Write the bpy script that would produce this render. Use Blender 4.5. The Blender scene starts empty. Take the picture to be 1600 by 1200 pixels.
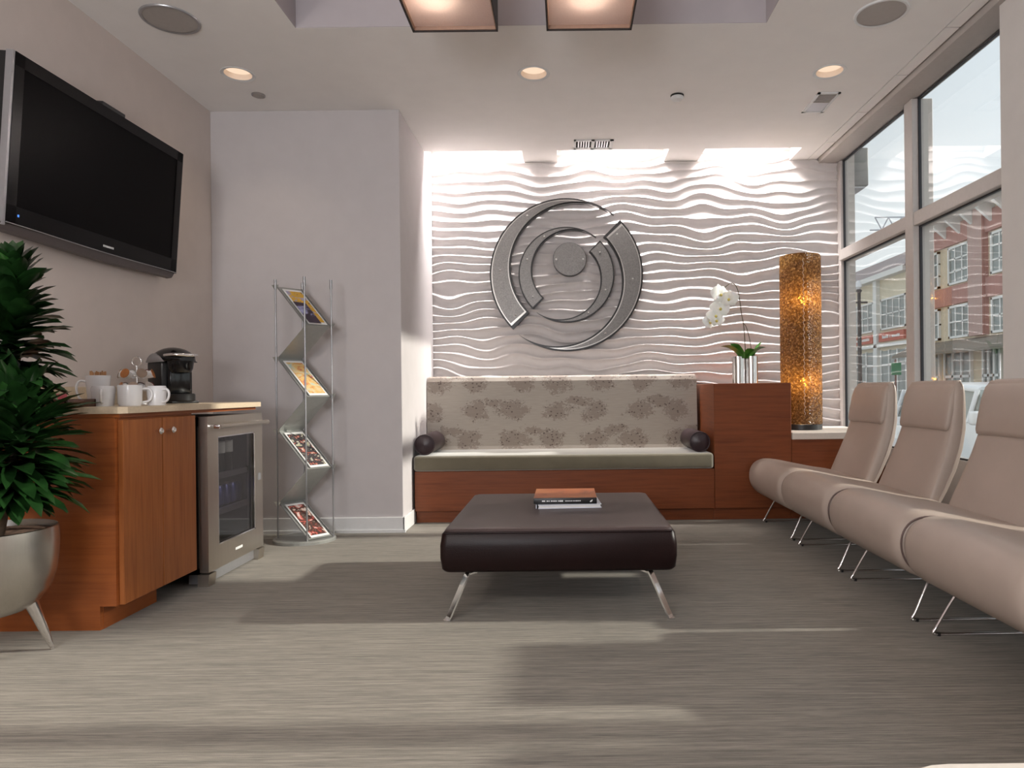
import bpy, bmesh, math, random
from mathutils import Vector, Matrix, noise as mnoise
R = math.radians
PI = math.pi
random.seed(11)
C = bpy.context.scene.collection
SC = bpy.context.scene

# ------------------------------------------------------------------ camera, world, lights, exposure
cam_d = bpy.data.cameras.new('camera')
cam_d.sensor_width = 36.0
cam_d.lens = 23.625
cam_d.shift_x = -84 / 1600
cam_d.shift_y = 10 / 1600
cam_d.clip_start = 0.05
cam_d.clip_end = 500
cam = bpy.data.objects.new('camera', cam_d)
C.objects.link(cam)
cam.matrix_world = Matrix.Translation((0, 0, 0.96)) @ Matrix.Rotation(R(90), 4, 'X') @ Matrix.Rotation(-0.011, 4, 'Z')
SC.camera = cam

SC.view_settings.view_transform = 'Standard'
SC.view_settings.look = 'None'
SC.view_settings.gamma = 1.0
SC.view_settings.use_curve_mapping = False
SC.view_settings.exposure = 0.0

world = bpy.data.worlds.new('overcast_sky')
SC.world = world
world.use_nodes = True
wn = world.node_tree
wn.nodes.clear()
wo = wn.nodes.new('ShaderNodeOutputWorld')
wb = wn.nodes.new('ShaderNodeBackground')
wc = wn.nodes.new('ShaderNodeTexCoord')
ws = wn.nodes.new('ShaderNodeSeparateXYZ')
wr = wn.nodes.new('ShaderNodeValToRGB')
wr.color_ramp.elements[0].position = 0.0
wr.color_ramp.elements[0].color = (0.97, 0.99, 1.0, 1)
wr.color_ramp.elements[1].position = 0.6
wr.color_ramp.elements[1].color = (0.72, 0.80, 0.90, 1)
wn.links.new(wc.outputs['Generated'], ws.inputs[0])
wn.links.new(ws.outputs['Z'], wr.inputs[0])
wn.links.new(wr.outputs[0], wb.inputs['Color'])
wn.links.new(wb.outputs[0], wo.inputs[0])
wb.inputs['Strength'].default_value = 1.15


def light(name, kind, loc, power, color, rot=(0, 0, 0), size=0.2, size_y=None, spot=None, blend=0.5, shape=None, spread=None):
    d = bpy.data.lights.new(name, kind)
    d.energy = power
    d.color = color
    if kind == 'AREA':
        d.shape = shape or ('RECTANGLE' if size_y else 'DISK')
        d.size = size
        if size_y:
            d.size_y = size_y
        if spread:
            d.spread = R(spread)
    else:
        d.shadow_soft_size = size
    if kind == 'SPOT':
        d.spot_size = R(spot)
        d.spot_blend = blend
    o = bpy.data.objects.new(name, d)
    o.location = loc
    o.rotation_euler = rot
    C.objects.link(o)
    return o


# low hazy sun, square on to the window wall
sun_d = bpy.data.lights.new('sun', 'SUN')
sun_d.energy = 4.9
sun_d.angle = R(1.6)
sun_d.color = (1.0, 0.93, 0.84)
sun = bpy.data.objects.new('sun', sun_d)
sun.rotation_euler = (0, R(66.6), 0)
sun.location = (12, 3, 5)
C.objects.link(sun)

WARM = (1.0, 0.80, 0.60)
NEUT = (1.0, 0.93, 0.85)
# lamp behind the camera, then two unseen fills added to brighten ceiling and walls
light('rear_room_lamp', 'AREA', (-1.9, -0.6, 2.45), 24, (1.0, 0.93, 0.86), rot=(R(62), 0, R(-14)), size=0.35)
light('rear_uplight', 'AREA', (-1.1, -1.7, 1.35), 98, (0.94, 0.96, 1.0), rot=(R(132), 0, R(-8)), size=1.4, size_y=0.7)  # added fill with no known fixture, lifts the ceiling from below
light('rear_ceiling_lamp', 'AREA', (0.0, -1.0, 2.85), 20, (0.97, 0.97, 1.0), rot=(R(30), 0, 0), size=1.8, size_y=1.2)  # added broad soft fill from above, not a known fixture
# three lamps up in the slots over the wave wall
for (xa, xb) in ((-1.125, -0.333), (-0.05, 0.856), (1.148, 1.93)):
    light('slot_lamp', 'AREA', ((xa + xb) / 2, 5.49, 3.17), 30, (1.0, 0.95, 0.92), rot=(R(9), 0, 0), size=(xb - xa) * 0.7, size_y=0.12, spread=95)

# ------------------------------------------------------------------ mesh helpers


class MB:
    def __init__(self):
        self.v = []
        self.f = []
        self.s = []

    def add(self, verts, faces, smooth=False):
        b = len(self.v)
        self.v.extend([tuple(p) for p in verts])
        for f in faces:
            self.f.append(tuple(i + b for i in f))
            self.s.append(smooth)
        return self

    def box(self, x0, x1, y0, y1, z0, z1, bev=0.0, seg=2, rot=None, smooth=None):
        bm = bmesh.new()
        vs = [bm.verts.new(p) for p in ((x0, y0, z0), (x1, y0, z0), (x1, y1, z0), (x0, y1, z0), (x0, y0, z1), (x1, y0, z1), (x1, y1, z1), (x0, y1, z1))]
        for f in ((3, 2, 1, 0), (4, 5, 6, 7), (0, 1, 5, 4), (1, 2, 6, 5), (2, 3, 7, 6), (3, 0, 4, 7)):
            bm.faces.new([vs[i] for i in f])
        if bev > 0:
            bmesh.ops.bevel(bm, geom=bm.edges[:], offset=bev, segments=seg, profile=0.5, affect='EDGES')
        if rot:
            c = Vector(((x0 + x1) / 2, (y0 + y1) / 2, (z0 + z1) / 2))
            bmesh.ops.transform(bm, matrix=Matrix.Translation(c) @ rot @ Matrix.Translation(-c), verts=bm.verts)
        return self.bm(bm, smooth if smooth is not None else bev > 0)

    def bm(self, bm, smooth=False):
        bm.verts.index_update()
        self.add([v.co[:] for v in bm.verts], [[v.index for v in f.verts] for f in bm.faces], smooth)
        bm.free()
        return self

    def lathe(self, prof, c=(0, 0, 0), seg=32, axis='Z', smooth=True, cap=True):
        """prof: list of (radius, height) from bottom to top; corners sharper than 40 degrees stay crisp"""
        rings = []
        for (r, h) in prof:
            ring = []
            for k in range(seg):
                a = 2 * PI * k / seg
                p = (r * math.cos(a), r * math.sin(a), h)
                if axis == 'X':
                    p = (p[2], p[0], p[1])
                elif axis == 'Y':
                    p = (p[1], p[2], p[0])
                ring.append((p[0] + c[0], p[1] + c[1], p[2] + c[2]))
            rings.append(ring)
        n = len(prof)
        start = 0
        for i in range(1, n):
            brk = i == n - 1
            if not brk:
                d1 = (prof[i][0] - prof[i - 1][0], prof[i][1] - prof[i - 1][1])
                d2 = (prof[i + 1][0] - prof[i][0], prof[i + 1][1] - prof[i][1])
                ang = abs((math.atan2(d2[1], d2[0]) - math.atan2(d1[1], d1[0]) + PI) % (2 * PI) - PI)
                brk = ang > R(40)
            if brk:
                m = i - start + 1
                vs = [p for q in rings[start:i + 1] for p in q]
                fs = [(a * seg + k, a * seg + (k + 1) % seg, (a + 1) * seg + (k + 1) % seg, (a + 1) * seg + k) for a in range(m - 1) for k in range(seg)]
                self.add(vs, fs, smooth)
                start = i
        vs = rings[0] + rings[-1]
        if cap:
            if prof[0][0] > 1e-4:
                self.add(vs[:seg], [tuple(reversed(range(seg)))], False)
            if prof[-1][0] > 1e-4:
                self.add(vs[-seg:], [tuple(range(seg))], False)
        return self

    def cyl(self, p0, p1, r0, r1=None, seg=16, cap=True):
        return self.tube([p0, p1], [r0, r0 if r1 is None else r1], seg, cap)

    def tube(self, pts, r, seg=8, cap=True, closed=False):
        pts = [Vector(p) for p in pts]
        n = len(pts)
        rs = r if isinstance(r, (list, tuple)) else [r] * n
        vs, fs = [], []
        up = None
        for i in range(n):
            if closed:
                t = (pts[(i + 1) % n] - pts[i - 1])
            else:
                t = pts[min(i + 1, n - 1)] - pts[max(i - 1, 0)]
            t.normalize()
            if up is None:
                a = Vector((0, 0, 1)) if abs(t.z) < 0.9 else Vector((1, 0, 0))
                up = (a - t * a.dot(t)).normalized()
            else:
                up = (up - t * up.dot(t))
                up = up.normalized() if up.length > 1e-6 else t.orthogonal().normalized()
            sd = t.cross(up)
            for k in range(seg):
                a = 2 * PI * k / seg
                vs.append(pts[i] + (up * math.cos(a) + sd * math.sin(a)) * rs[i])
        m = n if closed else n - 1
        for i in range(m):
            j = (i + 1) % n
            for k in range(seg):
                k2 = (k + 1) % seg
                fs.append((i * seg + k, i * seg + k2, j * seg + k2, j * seg + k))
        self.add(vs, fs, True)
        if cap and not closed:
            self.add(vs[:seg], [tuple(reversed(range(seg)))])
            self.add(vs[-seg:], [tuple(range(seg))])
        return self

    def loft(self, rings, smooth=True, cap=True):
        n = len(rings[0])
        vs = [p for r in rings for p in r]
        fs = []
        for i in range(len(rings) - 1):
            for k in range(n):
                k2 = (k + 1) % n
                fs.append((i * n + k, i * n + k2, (i + 1) * n + k2, (i + 1) * n + k))
        self.add(vs, fs, smooth)
        if cap:
            self.add(rings[0], [tuple(reversed(range(n)))], smooth)
            self.add(rings[-1], [tuple(range(n))], smooth)
        return self

    def prism(self, poly, axis, a, b):
        """poly: 2D points; extruded along axis from a to b"""
        def P(u, w, t):
            return {'X': (t, u, w), 'Y': (u, t, w), 'Z': (u, w, t)}[axis]
        n = len(poly)
        vs = [P(u, w, a) for (u, w) in poly] + [P(u, w, b) for (u, w) in poly]
        fs = [tuple(reversed(range(n))), tuple(range(n, 2 * n))]
        for k in range(n):
            k2 = (k + 1) % n
            fs.append((k, k2, n + k2, n + k))
        return self.add(vs, fs)

    def quad(self, a, b, c, d):
        return self.add([a, b, c, d], [(0, 1, 2, 3)])

    def build(self, name, mat, parent=None, world=True, fix=True):
        off = Vector((0, 0, 0))
        if parent is not None and world:
            p = parent
            while p is not None:
                off += Vector(p.location)
                p = p.parent
        me = bpy.data.meshes.new(name)
        me.from_pydata([(p[0] - off.x, p[1] - off.y, p[2] - off.z) for p in self.v], [], self.f)
        me.polygons.foreach_set('use_smooth', self.s)
        me.update()
        if fix:
            bm = bmesh.new()
            bm.from_mesh(me)
            bmesh.ops.recalc_face_normals(bm, faces=bm.faces)
            bm.to_mesh(me)
            bm.free()
        me.materials.append(mat)
        o = bpy.data.objects.new(name, me)
        C.objects.link(o)
        if parent is not None:
            o.parent = parent
        return o


def tag(o, label=None, cat=None, group=None, kind=None):
    if label:
        o['label'] = label
    if cat:
        o['category'] = cat
    if group:
        o['group'] = group
    if kind:
        o['kind'] = kind
    return o


def thing(name, label, cat, loc=(0, 0, 0), group=None):
    o = bpy.data.objects.new(name, None)
    o.empty_display_size = 0.1
    o.location = loc
    C.objects.link(o)
    return tag(o, label, cat, group)


def struct_root(name):
    o = bpy.data.objects.new(name, None)
    C.objects.link(o)
    o['kind'] = 'structure'
    return o


def kids(o, _m={}):
    return [c for c in C.objects if c.parent is o]


def copy_tree(o, parent=None):
    c = o.copy()
    C.objects.link(c)
    c.parent = parent
    for ch in kids(o):
        copy_tree(ch, c)
    return c


def spline(pts, n=6, closed=False):
    """Catmull-Rom through 3D or 2D points"""
    P = [Vector(p) for p in pts]
    m = len(P)
    out = []
    segs = m if closed else m - 1
    for i in range(segs):
        if closed:
            p0, p1, p2, p3 = P[(i - 1) % m], P[i], P[(i + 1) % m], P[(i + 2) % m]
        else:
            p0, p1, p2, p3 = P[max(i - 1, 0)], P[i], P[i + 1], P[min(i + 2, m - 1)]
        for k in range(n):
            t = k / n
            out.append(0.5 * ((2 * p1) + (p2 - p0) * t + (2 * p0 - 5 * p1 + 4 * p2 - p3) * t * t + (3 * p1 - p0 - 3 * p2 + p3) * t ** 3))
    if not closed:
        out.append(P[-1])
    return out


# ------------------------------------------------------------------ materials


class NT:
    def __init__(self, name):
        self.m = bpy.data.materials.new(name)
        self.m.use_nodes = True
        self.t = self.m.node_tree
        self.t.nodes.clear()
        self.out = self.t.nodes.new('ShaderNodeOutputMaterial')
        self._co = None

    def n(self, ty, **kw):
        x = self.t.nodes.new('ShaderNode' + ty)
        for k, v in kw.items():
            setattr(x, k, v)
        return x

    def l(self, a, b):
        self.t.links.new(a, b)

    def co(self, scale=(1, 1, 1), loc=(0, 0, 0)):
        if self._co is None:
            self._co = self.n('TexCoord')
        mp = self.n('Mapping')
        mp.inputs['Scale'].default_value = scale
        mp.inputs['Location'].default_value = loc
        self.l(self._co.outputs['Object'], mp.inputs['Vector'])
        return mp.outputs[0]

    def xyz(self):
        s = self.n('SeparateXYZ')
        self.l(self.co(), s.inputs[0])
        return s.outputs[0], s.outputs[1], s.outputs[2]

    def math(self, op, a, b=None, c=None, clamp=False):
        x = self.n('Math', operation=op, use_clamp=clamp)
        for i, v in enumerate((a, b, c)):
            if v is None:
                continue
            if isinstance(v, (int, float)):
                x.inputs[i].default_value = v
            else:
                self.l(v, x.inputs[i])
        return x.outputs[0]

    def noise(self, scale, vec=None, detail=3.0, rough=0.55, dist=0.0):
        x = self.n('TexNoise')
        x.inputs['Scale'].default_value = scale
        x.inputs['Detail'].default_value = detail
        x.inputs['Roughness'].default_value = rough
        x.inputs['Distortion'].default_value = dist
        self.l(vec if vec is not None else self.co(), x.inputs['Vector'])
        return x.outputs['Fac']

    def voro(self, scale, vec=None, feature='F1', out='Distance', rnd=1.0):
        x = self.n('TexVoronoi', feature=feature)
        x.inputs['Scale'].default_value = scale
        x.inputs['Randomness'].default_value = rnd
        self.l(vec if vec is not None else self.co(), x.inputs['Vector'])
        return x.outputs[out]

    def ramp(self, fac, stops, interp='LINEAR'):
        x = self.n('ValToRGB')
        x.color_ramp.interpolation = interp
        e = x.color_ramp.elements
        while len(e) < len(stops):
            e.new(0.5)
        for i, (p, c) in enumerate(stops):
            e[i].position = p
            e[i].color = (*c, 1) if len(c) == 3 else c
        self.l(fac, x.inputs[0])
        return x.outputs[0]

    def mix(self, fac, a, b, blend='MIX'):
        x = self.n('MixRGB', blend_type=blend)
        for i, v in enumerate((fac, a, b)):
            if isinstance(v, (int, float)):
                x.inputs[i].default_value = v
            elif isinstance(v, tuple):
                x.inputs[i].default_value = (*v, 1) if len(v) == 3 else v
            else:
                self.l(v, x.inputs[i])
        return x.outputs[0]

    def bump(self, h, strength=0.2, dist=0.01):
        x = self.n('Bump')
        x.inputs['Strength'].default_value = strength
        x.inputs['Distance'].default_value = dist
        self.l(h, x.inputs['Height'])
        return x.outputs[0]

    def bsdf(self, color, rough=0.5, metal=0.0, normal=None, spec=0.5, **kw):
        b = self.n('BsdfPrincipled')
        def put(k, v):
            if isinstance(v, (int, float)):
                b.inputs[k].default_value = v
            elif isinstance(v, tuple):
                b.inputs[k].default_value = (*v, 1) if len(v) == 3 else v
            else:
                self.l(v, b.inputs[k])
        put('Base Color', color)
        put('Roughness', rough)
        put('Metallic', metal)
        put('Specular IOR Level', spec)
        for k, v in kw.items():
            put(k.replace('_', ' '), v)
        if normal is not None:
            self.l(normal, b.inputs['Normal'])
        self.l(b.outputs[0], self.out.inputs[0])
        return b


def simple(name, color, rough=0.5, metal=0.0, var=0.06, scale=40.0, bump=0.0, spec=0.5, **kw):
    t = NT(name)
    f = t.noise(scale, detail=4)
    lo = tuple(c * (1 - var) for c in color)
    hi = tuple(min(1, c * (1 + var)) for c in color)
    col = t.ramp(f, [(0.3, lo), (0.7, hi)])
    nm = t.bump(f, bump, 0.004) if bump else None
    t.bsdf(col, rough, metal, nm, spec, **kw)
    return t.m


def emit(name, color, strength):
    t = NT(name)
    e = t.n('Emission')
    e.inputs['Color'].default_value = (*color, 1)
    e.inputs['Strength'].default_value = strength
    t.l(e.outputs[0], t.out.inputs[0])
    return t.m


M = {}
M['wall'] = simple('beige_wall_paint', (0.64, 0.565, 0.525), 0.85, var=0.02, scale=9, spec=0.2)
M['wall_lilac'] = simple('grey_wall_paint', (0.55, 0.517, 0.522), 0.85, var=0.02, scale=9, spec=0.2)
M['ceiling'] = simple('ceiling_paint', (0.86, 0.83, 0.81), 0.9, var=0.015, scale=7, spec=0.15)
M['pier'] = simple('pale_pier_paint', (0.66, 0.635, 0.61), 0.85, var=0.02, scale=9, spec=0.2)
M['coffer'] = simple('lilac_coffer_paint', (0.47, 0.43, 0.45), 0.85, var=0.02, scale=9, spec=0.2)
M['wave'] = simple('white_plaster', (0.62, 0.58, 0.57), 0.55, var=0.03, scale=14, spec=0.3)
M['trim_white'] = simple('white_trim_paint', (0.72, 0.72, 0.72), 0.5, var=0.02)
M['frame'] = simple('grey_window_frame', (0.50, 0.465, 0.445), 0.45, metal=0.0, var=0.03, spec=0.4)
M['header'] = simple('taupe_header_paint', (0.40, 0.365, 0.34), 0.7, var=0.03)
M['gasket'] = simple('black_gasket', (0.02, 0.02, 0.025), 0.5)
M['void'] = simple('dark_gap', (0.03, 0.028, 0.026), 0.9)


def wood(name, base, dark, axis='x'):
    t = NT(name)
    sc = {'x': (1.3, 1.3, 26), 'z': (26, 26, 1.3)}[axis]
    n1 = t.noise(2.2, t.co(sc), detail=6, rough=0.6, dist=0.3)
    n2 = t.noise(0.9, t.co((1, 1, 2)), detail=2)
    c = t.ramp(n1, [(0.28, dark), (0.52, base), (0.8, tuple(min(1, x * 1.22) for x in base))])
    c = t.mix(t.math('MULTIPLY', n2, 0.45), c, dark)
    t.bsdf(c, 0.38, 0, t.bump(n1, 0.05, 0.002), 0.3)
    return t.m


M['wood'] = wood('cherry_wood', (0.33, 0.095, 0.025), (0.245, 0.065, 0.017))
M['wood_v'] = wood('cherry_wood_doors', (0.36, 0.120, 0.034), (0.24, 0.070, 0.019), 'z')
M['wood_red'] = wood('red_cherry_wood', (0.205, 0.058, 0.020), (0.13, 0.034, 0.012))
M['tray_wood'] = wood('brown_tray_wood', (0.10, 0.045, 0.028), (0.05, 0.02, 0.013))
M['cream'] = simple('cream_laminate', (0.62, 0.50, 0.36), 0.4, var=0.06, scale=90)
M['cream_pale'] = simple('pale_cream_laminate', (0.66, 0.60, 0.54), 0.4, var=0.04, scale=90)


def brushed(name, color, rough=0.3, axis='z'):
    t = NT(name)
    sc = {'z': (120, 120, 1.5), 'x': (2, 2, 160)}[axis]
    n1 = t.noise(2.0, t.co(sc), detail=3)
    c = t.ramp(n1, [(0.2, tuple(x * 0.88 for x in color)), (0.8, color)])
    t.bsdf(c, rough, 1.0, t.bump(n1, 0.03, 0.001))
    return t.m


M['steel'] = brushed('brushed_steel', (0.60, 0.55, 0.49), 0.34)
M['steel_pot'] = brushed('brushed_steel_pot', (0.62, 0.60, 0.56), 0.27)
M['steel_vase'] = brushed('polished_steel_vase', (0.75, 0.73, 0.71), 0.16)
M['chrome'] = simple('chrome', (0.86, 0.85, 0.86), 0.09, 1.0, var=0.01)
M['dark_wire'] = simple('dark_chrome_wire', (0.45, 0.43, 0.42), 0.2, 1.0, var=0.02)
M['black_gloss'] = simple('black_gloss_plastic', (0.006, 0.006, 0.007), 0.16, var=0.05)
M['black'] = simple('black_plastic', (0.010, 0.010, 0.011), 0.38, var=0.1)
M['screen'] = simple('black_screen', (0.004, 0.0035, 0.0037), 0.3, var=0.02, spec=0.04)
M['tv_black'] = simple('black_tv_bezel', (0.005, 0.0045, 0.005), 0.2, var=0.02, spec=0.15)
M['silver'] = simple('silver_plastic', (0.42, 0.42, 0.44), 0.3, 0.7, var=0.03)
M['tv_lip'] = simple('taupe_speaker_grille', (0.105, 0.088, 0.088), 0.5, var=0.15, scale=300)
M['white_china'] = simple('white_china', (0.80, 0.79, 0.80), 0.2, var=0.01)
M['white_mark'] = simple('white_print', (0.85, 0.85, 0.85), 0.5, var=0.01)
M['leaf'] = None


def leather(name, color, rough, scale, bump, var=0.12, spec=0.45):
    t = NT(name)
    v = t.voro(scale, feature='DISTANCE_TO_EDGE')
    n = t.noise(5.0, detail=4)
    c = t.ramp(n, [(0.25, tuple(x * (1 - var) for x in color)), (0.75, tuple(x * (1 + var) for x in color))])
    b = t.bump(t.math('MINIMUM', v, 0.12), bump, 0.003)
    t.bsdf(c, rough, 0, b, spec)
    return t.m


M['taupe_leather'] = leather('taupe_leather', (0.42, 0.340, 0.290), 0.42, 240, 0.10, 0.05)
M['seam'] = simple('dark_seam_piping', (0.13, 0.085, 0.075), 0.5)
M['brown_leather'] = leather('dark_brown_leather', (0.012, 0.005, 0.005), 0.36, 95, 0.35, 0.2, 0.2)  # side leather coloured darker to hold the shade below the sunlit top
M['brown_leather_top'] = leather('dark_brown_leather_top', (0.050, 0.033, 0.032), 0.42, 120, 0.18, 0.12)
M['bolster'] = leather('plum_leather', (0.035, 0.020, 0.024), 0.36, 150, 0.15, 0.1)


def fabric(name, color, var=0.14, sheen=0.25):
    t = NT(name)
    w = t.noise(420, t.co((1, 1, 1)), detail=2)
    n = t.noise(4, detail=3)
    c = t.ramp(n, [(0.3, tuple(x * (1 - var) for x in color)), (0.7, tuple(x * (1 + var) for x in color))])
    c = t.mix(0.25, c, t.ramp(w, [(0.3, tuple(x * 0.7 for x in color)), (0.7, tuple(min(1, x * 1.3) for x in color))]))
    t.bsdf(c, 0.85, 0, t.bump(w, 0.12, 0.002), 0.2, Sheen_Weight=sheen)
    return t.m


M['olive'] = fabric('olive_velour', (0.145, 0.126, 0.086), 0.14, 0.8)


def floral():
    """taupe upholstery with a half-drop repeat of brown flower sprays"""
    t = NT('floral_upholstery')
    base = (0.37, 0.33, 0.29)
    tc = t.co()
    sep = t.n('SeparateXYZ')
    t.l(tc, sep.inputs[0])
    x, z = sep.outputs[0], sep.outputs[2]
    wa = t.math('SUBTRACT', t.noise(7, detail=3), 0.5)
    wb_ = t.math('SUBTRACT', t.noise(8, t.co((1, 1, 1), (3, 1, 7)), detail=3), 0.5)
    u = t.math('DIVIDE', t.math('ADD', x, t.math('MULTIPLY', wa, 0.20)), 0.66)
    v = t.math('DIVIDE', t.math('ADD', z, t.math('MULTIPLY', wb_, 0.13)), 0.232)
    row = t.math('FLOOR', v)
    fv = t.math('SUBTRACT', t.math('SUBTRACT', v, row), 0.5)
    u2 = t.math('ADD', u, t.math('MULTIPLY', row, 0.45))
    fu = t.math('SUBTRACT', t.math('SUBTRACT', u2, t.math('FLOOR', u2)), 0.5)

    def blob(cu, cv, ru, rv):
        a = t.math('POWER', t.math('ABSOLUTE', t.math('DIVIDE', t.math('SUBTRACT', fu, cu), ru)), 2.0)
        b = t.math('POWER', t.math('ABSOLUTE', t.math('DIVIDE', t.math('SUBTRACT', fv, cv), rv)), 2.0)
        return t.math('SUBTRACT', 1.0, t.math('ADD', a, b), clamp=True)
    m = t.math('MAXIMUM', blob(-0.22, -0.05, 0.24, 0.46), blob(0.24, -0.06, 0.22, 0.48))
    m = t.math('MAXIMUM', m, blob(0.03, 0.26, 0.20, 0.26))
    leafy = t.noise(30, t.co((1, 1, 1.5)), detail=4, rough=0.65, dist=1.2)
    fine = t.noise(75, t.co((1, 1, 1.3)), detail=2, rough=0.6, dist=0.8)
    val = t.math('ADD', t.math('MULTIPLY', m, 0.30), t.math('ADD', t.math('MULTIPLY', leafy, 0.7), t.math('MULTIPLY', fine, 0.3)))
    on = t.math('GREATER_THAN', m, 0.04)
    mask = t.math('MULTIPLY', t.math('MULTIPLY', on, t.math('GREATER_THAN', val, 0.655)), 0.46)
    spots = t.math('LESS_THAN', t.voro(34, t.co((1, 1, 1.2))), 0.25)
    dark = t.math('MULTIPLY', t.math('MULTIPLY', spots, on), t.math('GREATER_THAN', val, 0.68))
    weave = t.noise(380, detail=2)
    slub = t.noise(10, t.co((1, 1, 16)), detail=3)
    c = t.ramp(slub, [(0.3, tuple(q * 0.93 for q in base)), (0.7, tuple(q * 1.07 for q in base))])
    c = t.mix(mask, c, (0.15, 0.105, 0.085))
    c = t.mix(t.math('MULTIPLY', dark, 0.65), c, (0.05, 0.028, 0.025))
    t.bsdf(c, 0.75, 0, t.bump(weave, 0.1, 0.002), 0.25, Sheen_Weight=0.2)
    return t.m


M['floral'] = floral()


def carpet():
    """broadloom with fine broken streaks running across the room"""
    t = NT('streaked_carpet')
    s0 = t.noise(1.6, t.co((0.5, 7, 1)), detail=3, rough=0.6)
    s1 = t.noise(2.4, t.co((1.5, 42, 1)), detail=5, rough=0.65)
    s2 = t.noise(3.0, t.co((5, 150, 1)), detail=3, rough=0.6)
    pile = t.noise(500, detail=1)
    c = t.ramp(s1, [(0.36, (0.098, 0.088, 0.073)), (0.5, (0.222, 0.199, 0.165)), (0.64, (0.372, 0.332, 0.277))])
    c = t.mix(0.30, c, t.ramp(s2, [(0.40, (0.06, 0.055, 0.052)), (0.60, (0.365, 0.328, 0.278))]))
    c = t.mix(0.20, c, t.ramp(s0, [(0.35, (0.145, 0.132, 0.118)), (0.65, (0.33, 0.296, 0.247))]))
    c = t.mix(0.22, c, t.ramp(pile, [(0.3, (0.10, 0.09, 0.08)), (0.7, (0.33, 0.296, 0.254))]))
    h = t.math('ADD', t.math('MULTIPLY', pile, 0.4), s2)
    t.bsdf(c, 0.95, 0, t.bump(h, 0.3, 0.004), 0.1, Sheen_Weight=0.1)
    return t.m


M['carpet'] = carpet()


def leafmat(name, a, b, rough=0.28):
    t = NT(name)
    n = t.noise(14, detail=3)
    v = t.voro(9, out='Color')
    hsv = t.n('SeparateColor')
    t.l(v, hsv.inputs[0])
    c = t.ramp(n, [(0.3, a), (0.75, b)])
    t.bsdf(c, rough, 0, t.bump(n, 0.08, 0.003), 0.5)
    return t.m


M['leaf'] = leafmat('dark_glossy_leaf', (0.004, 0.016, 0.004), (0.014, 0.052, 0.011))
M['leaf_light'] = leafmat('fresh_leaf', (0.03, 0.13, 0.02), (0.10, 0.30, 0.04))
M['bark'] = simple('brown_cane', (0.10, 0.065, 0.04), 0.8, var=0.3, scale=60, bump=0.3)
M['soil'] = simple('wood_chip_soil', (0.13, 0.075, 0.05), 0.9, var=0.6, scale=55, bump=0.8)
M['petal'] = simple('white_petal', (0.86, 0.86, 0.82), 0.5, var=0.04, Subsurface_Weight=0.1)
M['petal_heart'] = simple('yellow_petal_heart', (0.72, 0.60, 0.16), 0.5, var=0.2)
M['stem'] = simple('brown_green_stem', (0.075, 0.06, 0.03), 0.6)


def glass(name, tint=(1, 1, 1), ior=1.9, rough=0.0):
    t = NT(name)
    tr = t.n('BsdfTransparent')
    tr.inputs[0].default_value = (*tint, 1)
    gl = t.n('BsdfGlossy')
    gl.inputs['Roughness'].default_value = rough
    lw = t.n('LayerWeight')
    f0 = ((ior - 1) / (ior + 1)) ** 2
    fac = t.math('ADD', t.math('MULTIPLY', t.math('POWER', lw.outputs['Facing'], 4.0), 1 - f0), f0)
    nz = t.noise(0.8, detail=1)
    t.l(t.bump(nz, 0.02, 0.02), gl.inputs['Normal'])
    mx = t.n('MixShader')
    t.l(fac, mx.inputs[0])
    t.l(tr.outputs[0], mx.inputs[1])
    t.l(gl.outputs[0], mx.inputs[2])
    t.l(mx.outputs[0], t.out.inputs[0])
    return t.m


M['pane'] = glass('window_glass', (0.96, 0.98, 0.97), 1.55)
M['fridge_glass'] = glass('smoked_glass', (0.55, 0.54, 0.55), 1.6, 0.03)


def diffuser():
    t = NT('frosted_diffuser')
    tl = t.n('BsdfTranslucent')
    df = t.n('BsdfDiffuse')
    n = t.noise(150, t.co((1, 1, 1)), detail=2)
    t.l(t.ramp(n, [(0.3, (0.74, 0.68, 0.68)), (0.7, (0.82, 0.76, 0.76))]), tl.inputs[0])
    df.inputs[0].default_value = (0.62, 0.57, 0.57, 1)
    mx = t.n('MixShader')
    mx.inputs[0].default_value = 0.45
    t.l(tl.outputs[0], mx.inputs[1])
    t.l(df.outputs[0], mx.inputs[2])
    t.l(mx.outputs[0], t.out.inputs[0])
    return t.m


M['diffuser'] = diffuser()
M['shade_fabric'] = simple('dark_brown_shade', (0.035, 0.026, 0.024), 0.7, var=0.1)
M['reflector'] = simple('warm_white_reflector', (0.86, 0.74, 0.64), 0.4, var=0.02)
M['shade_inner'] = simple('copper_shade_lining', (0.42, 0.27, 0.20), 0.5)


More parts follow.
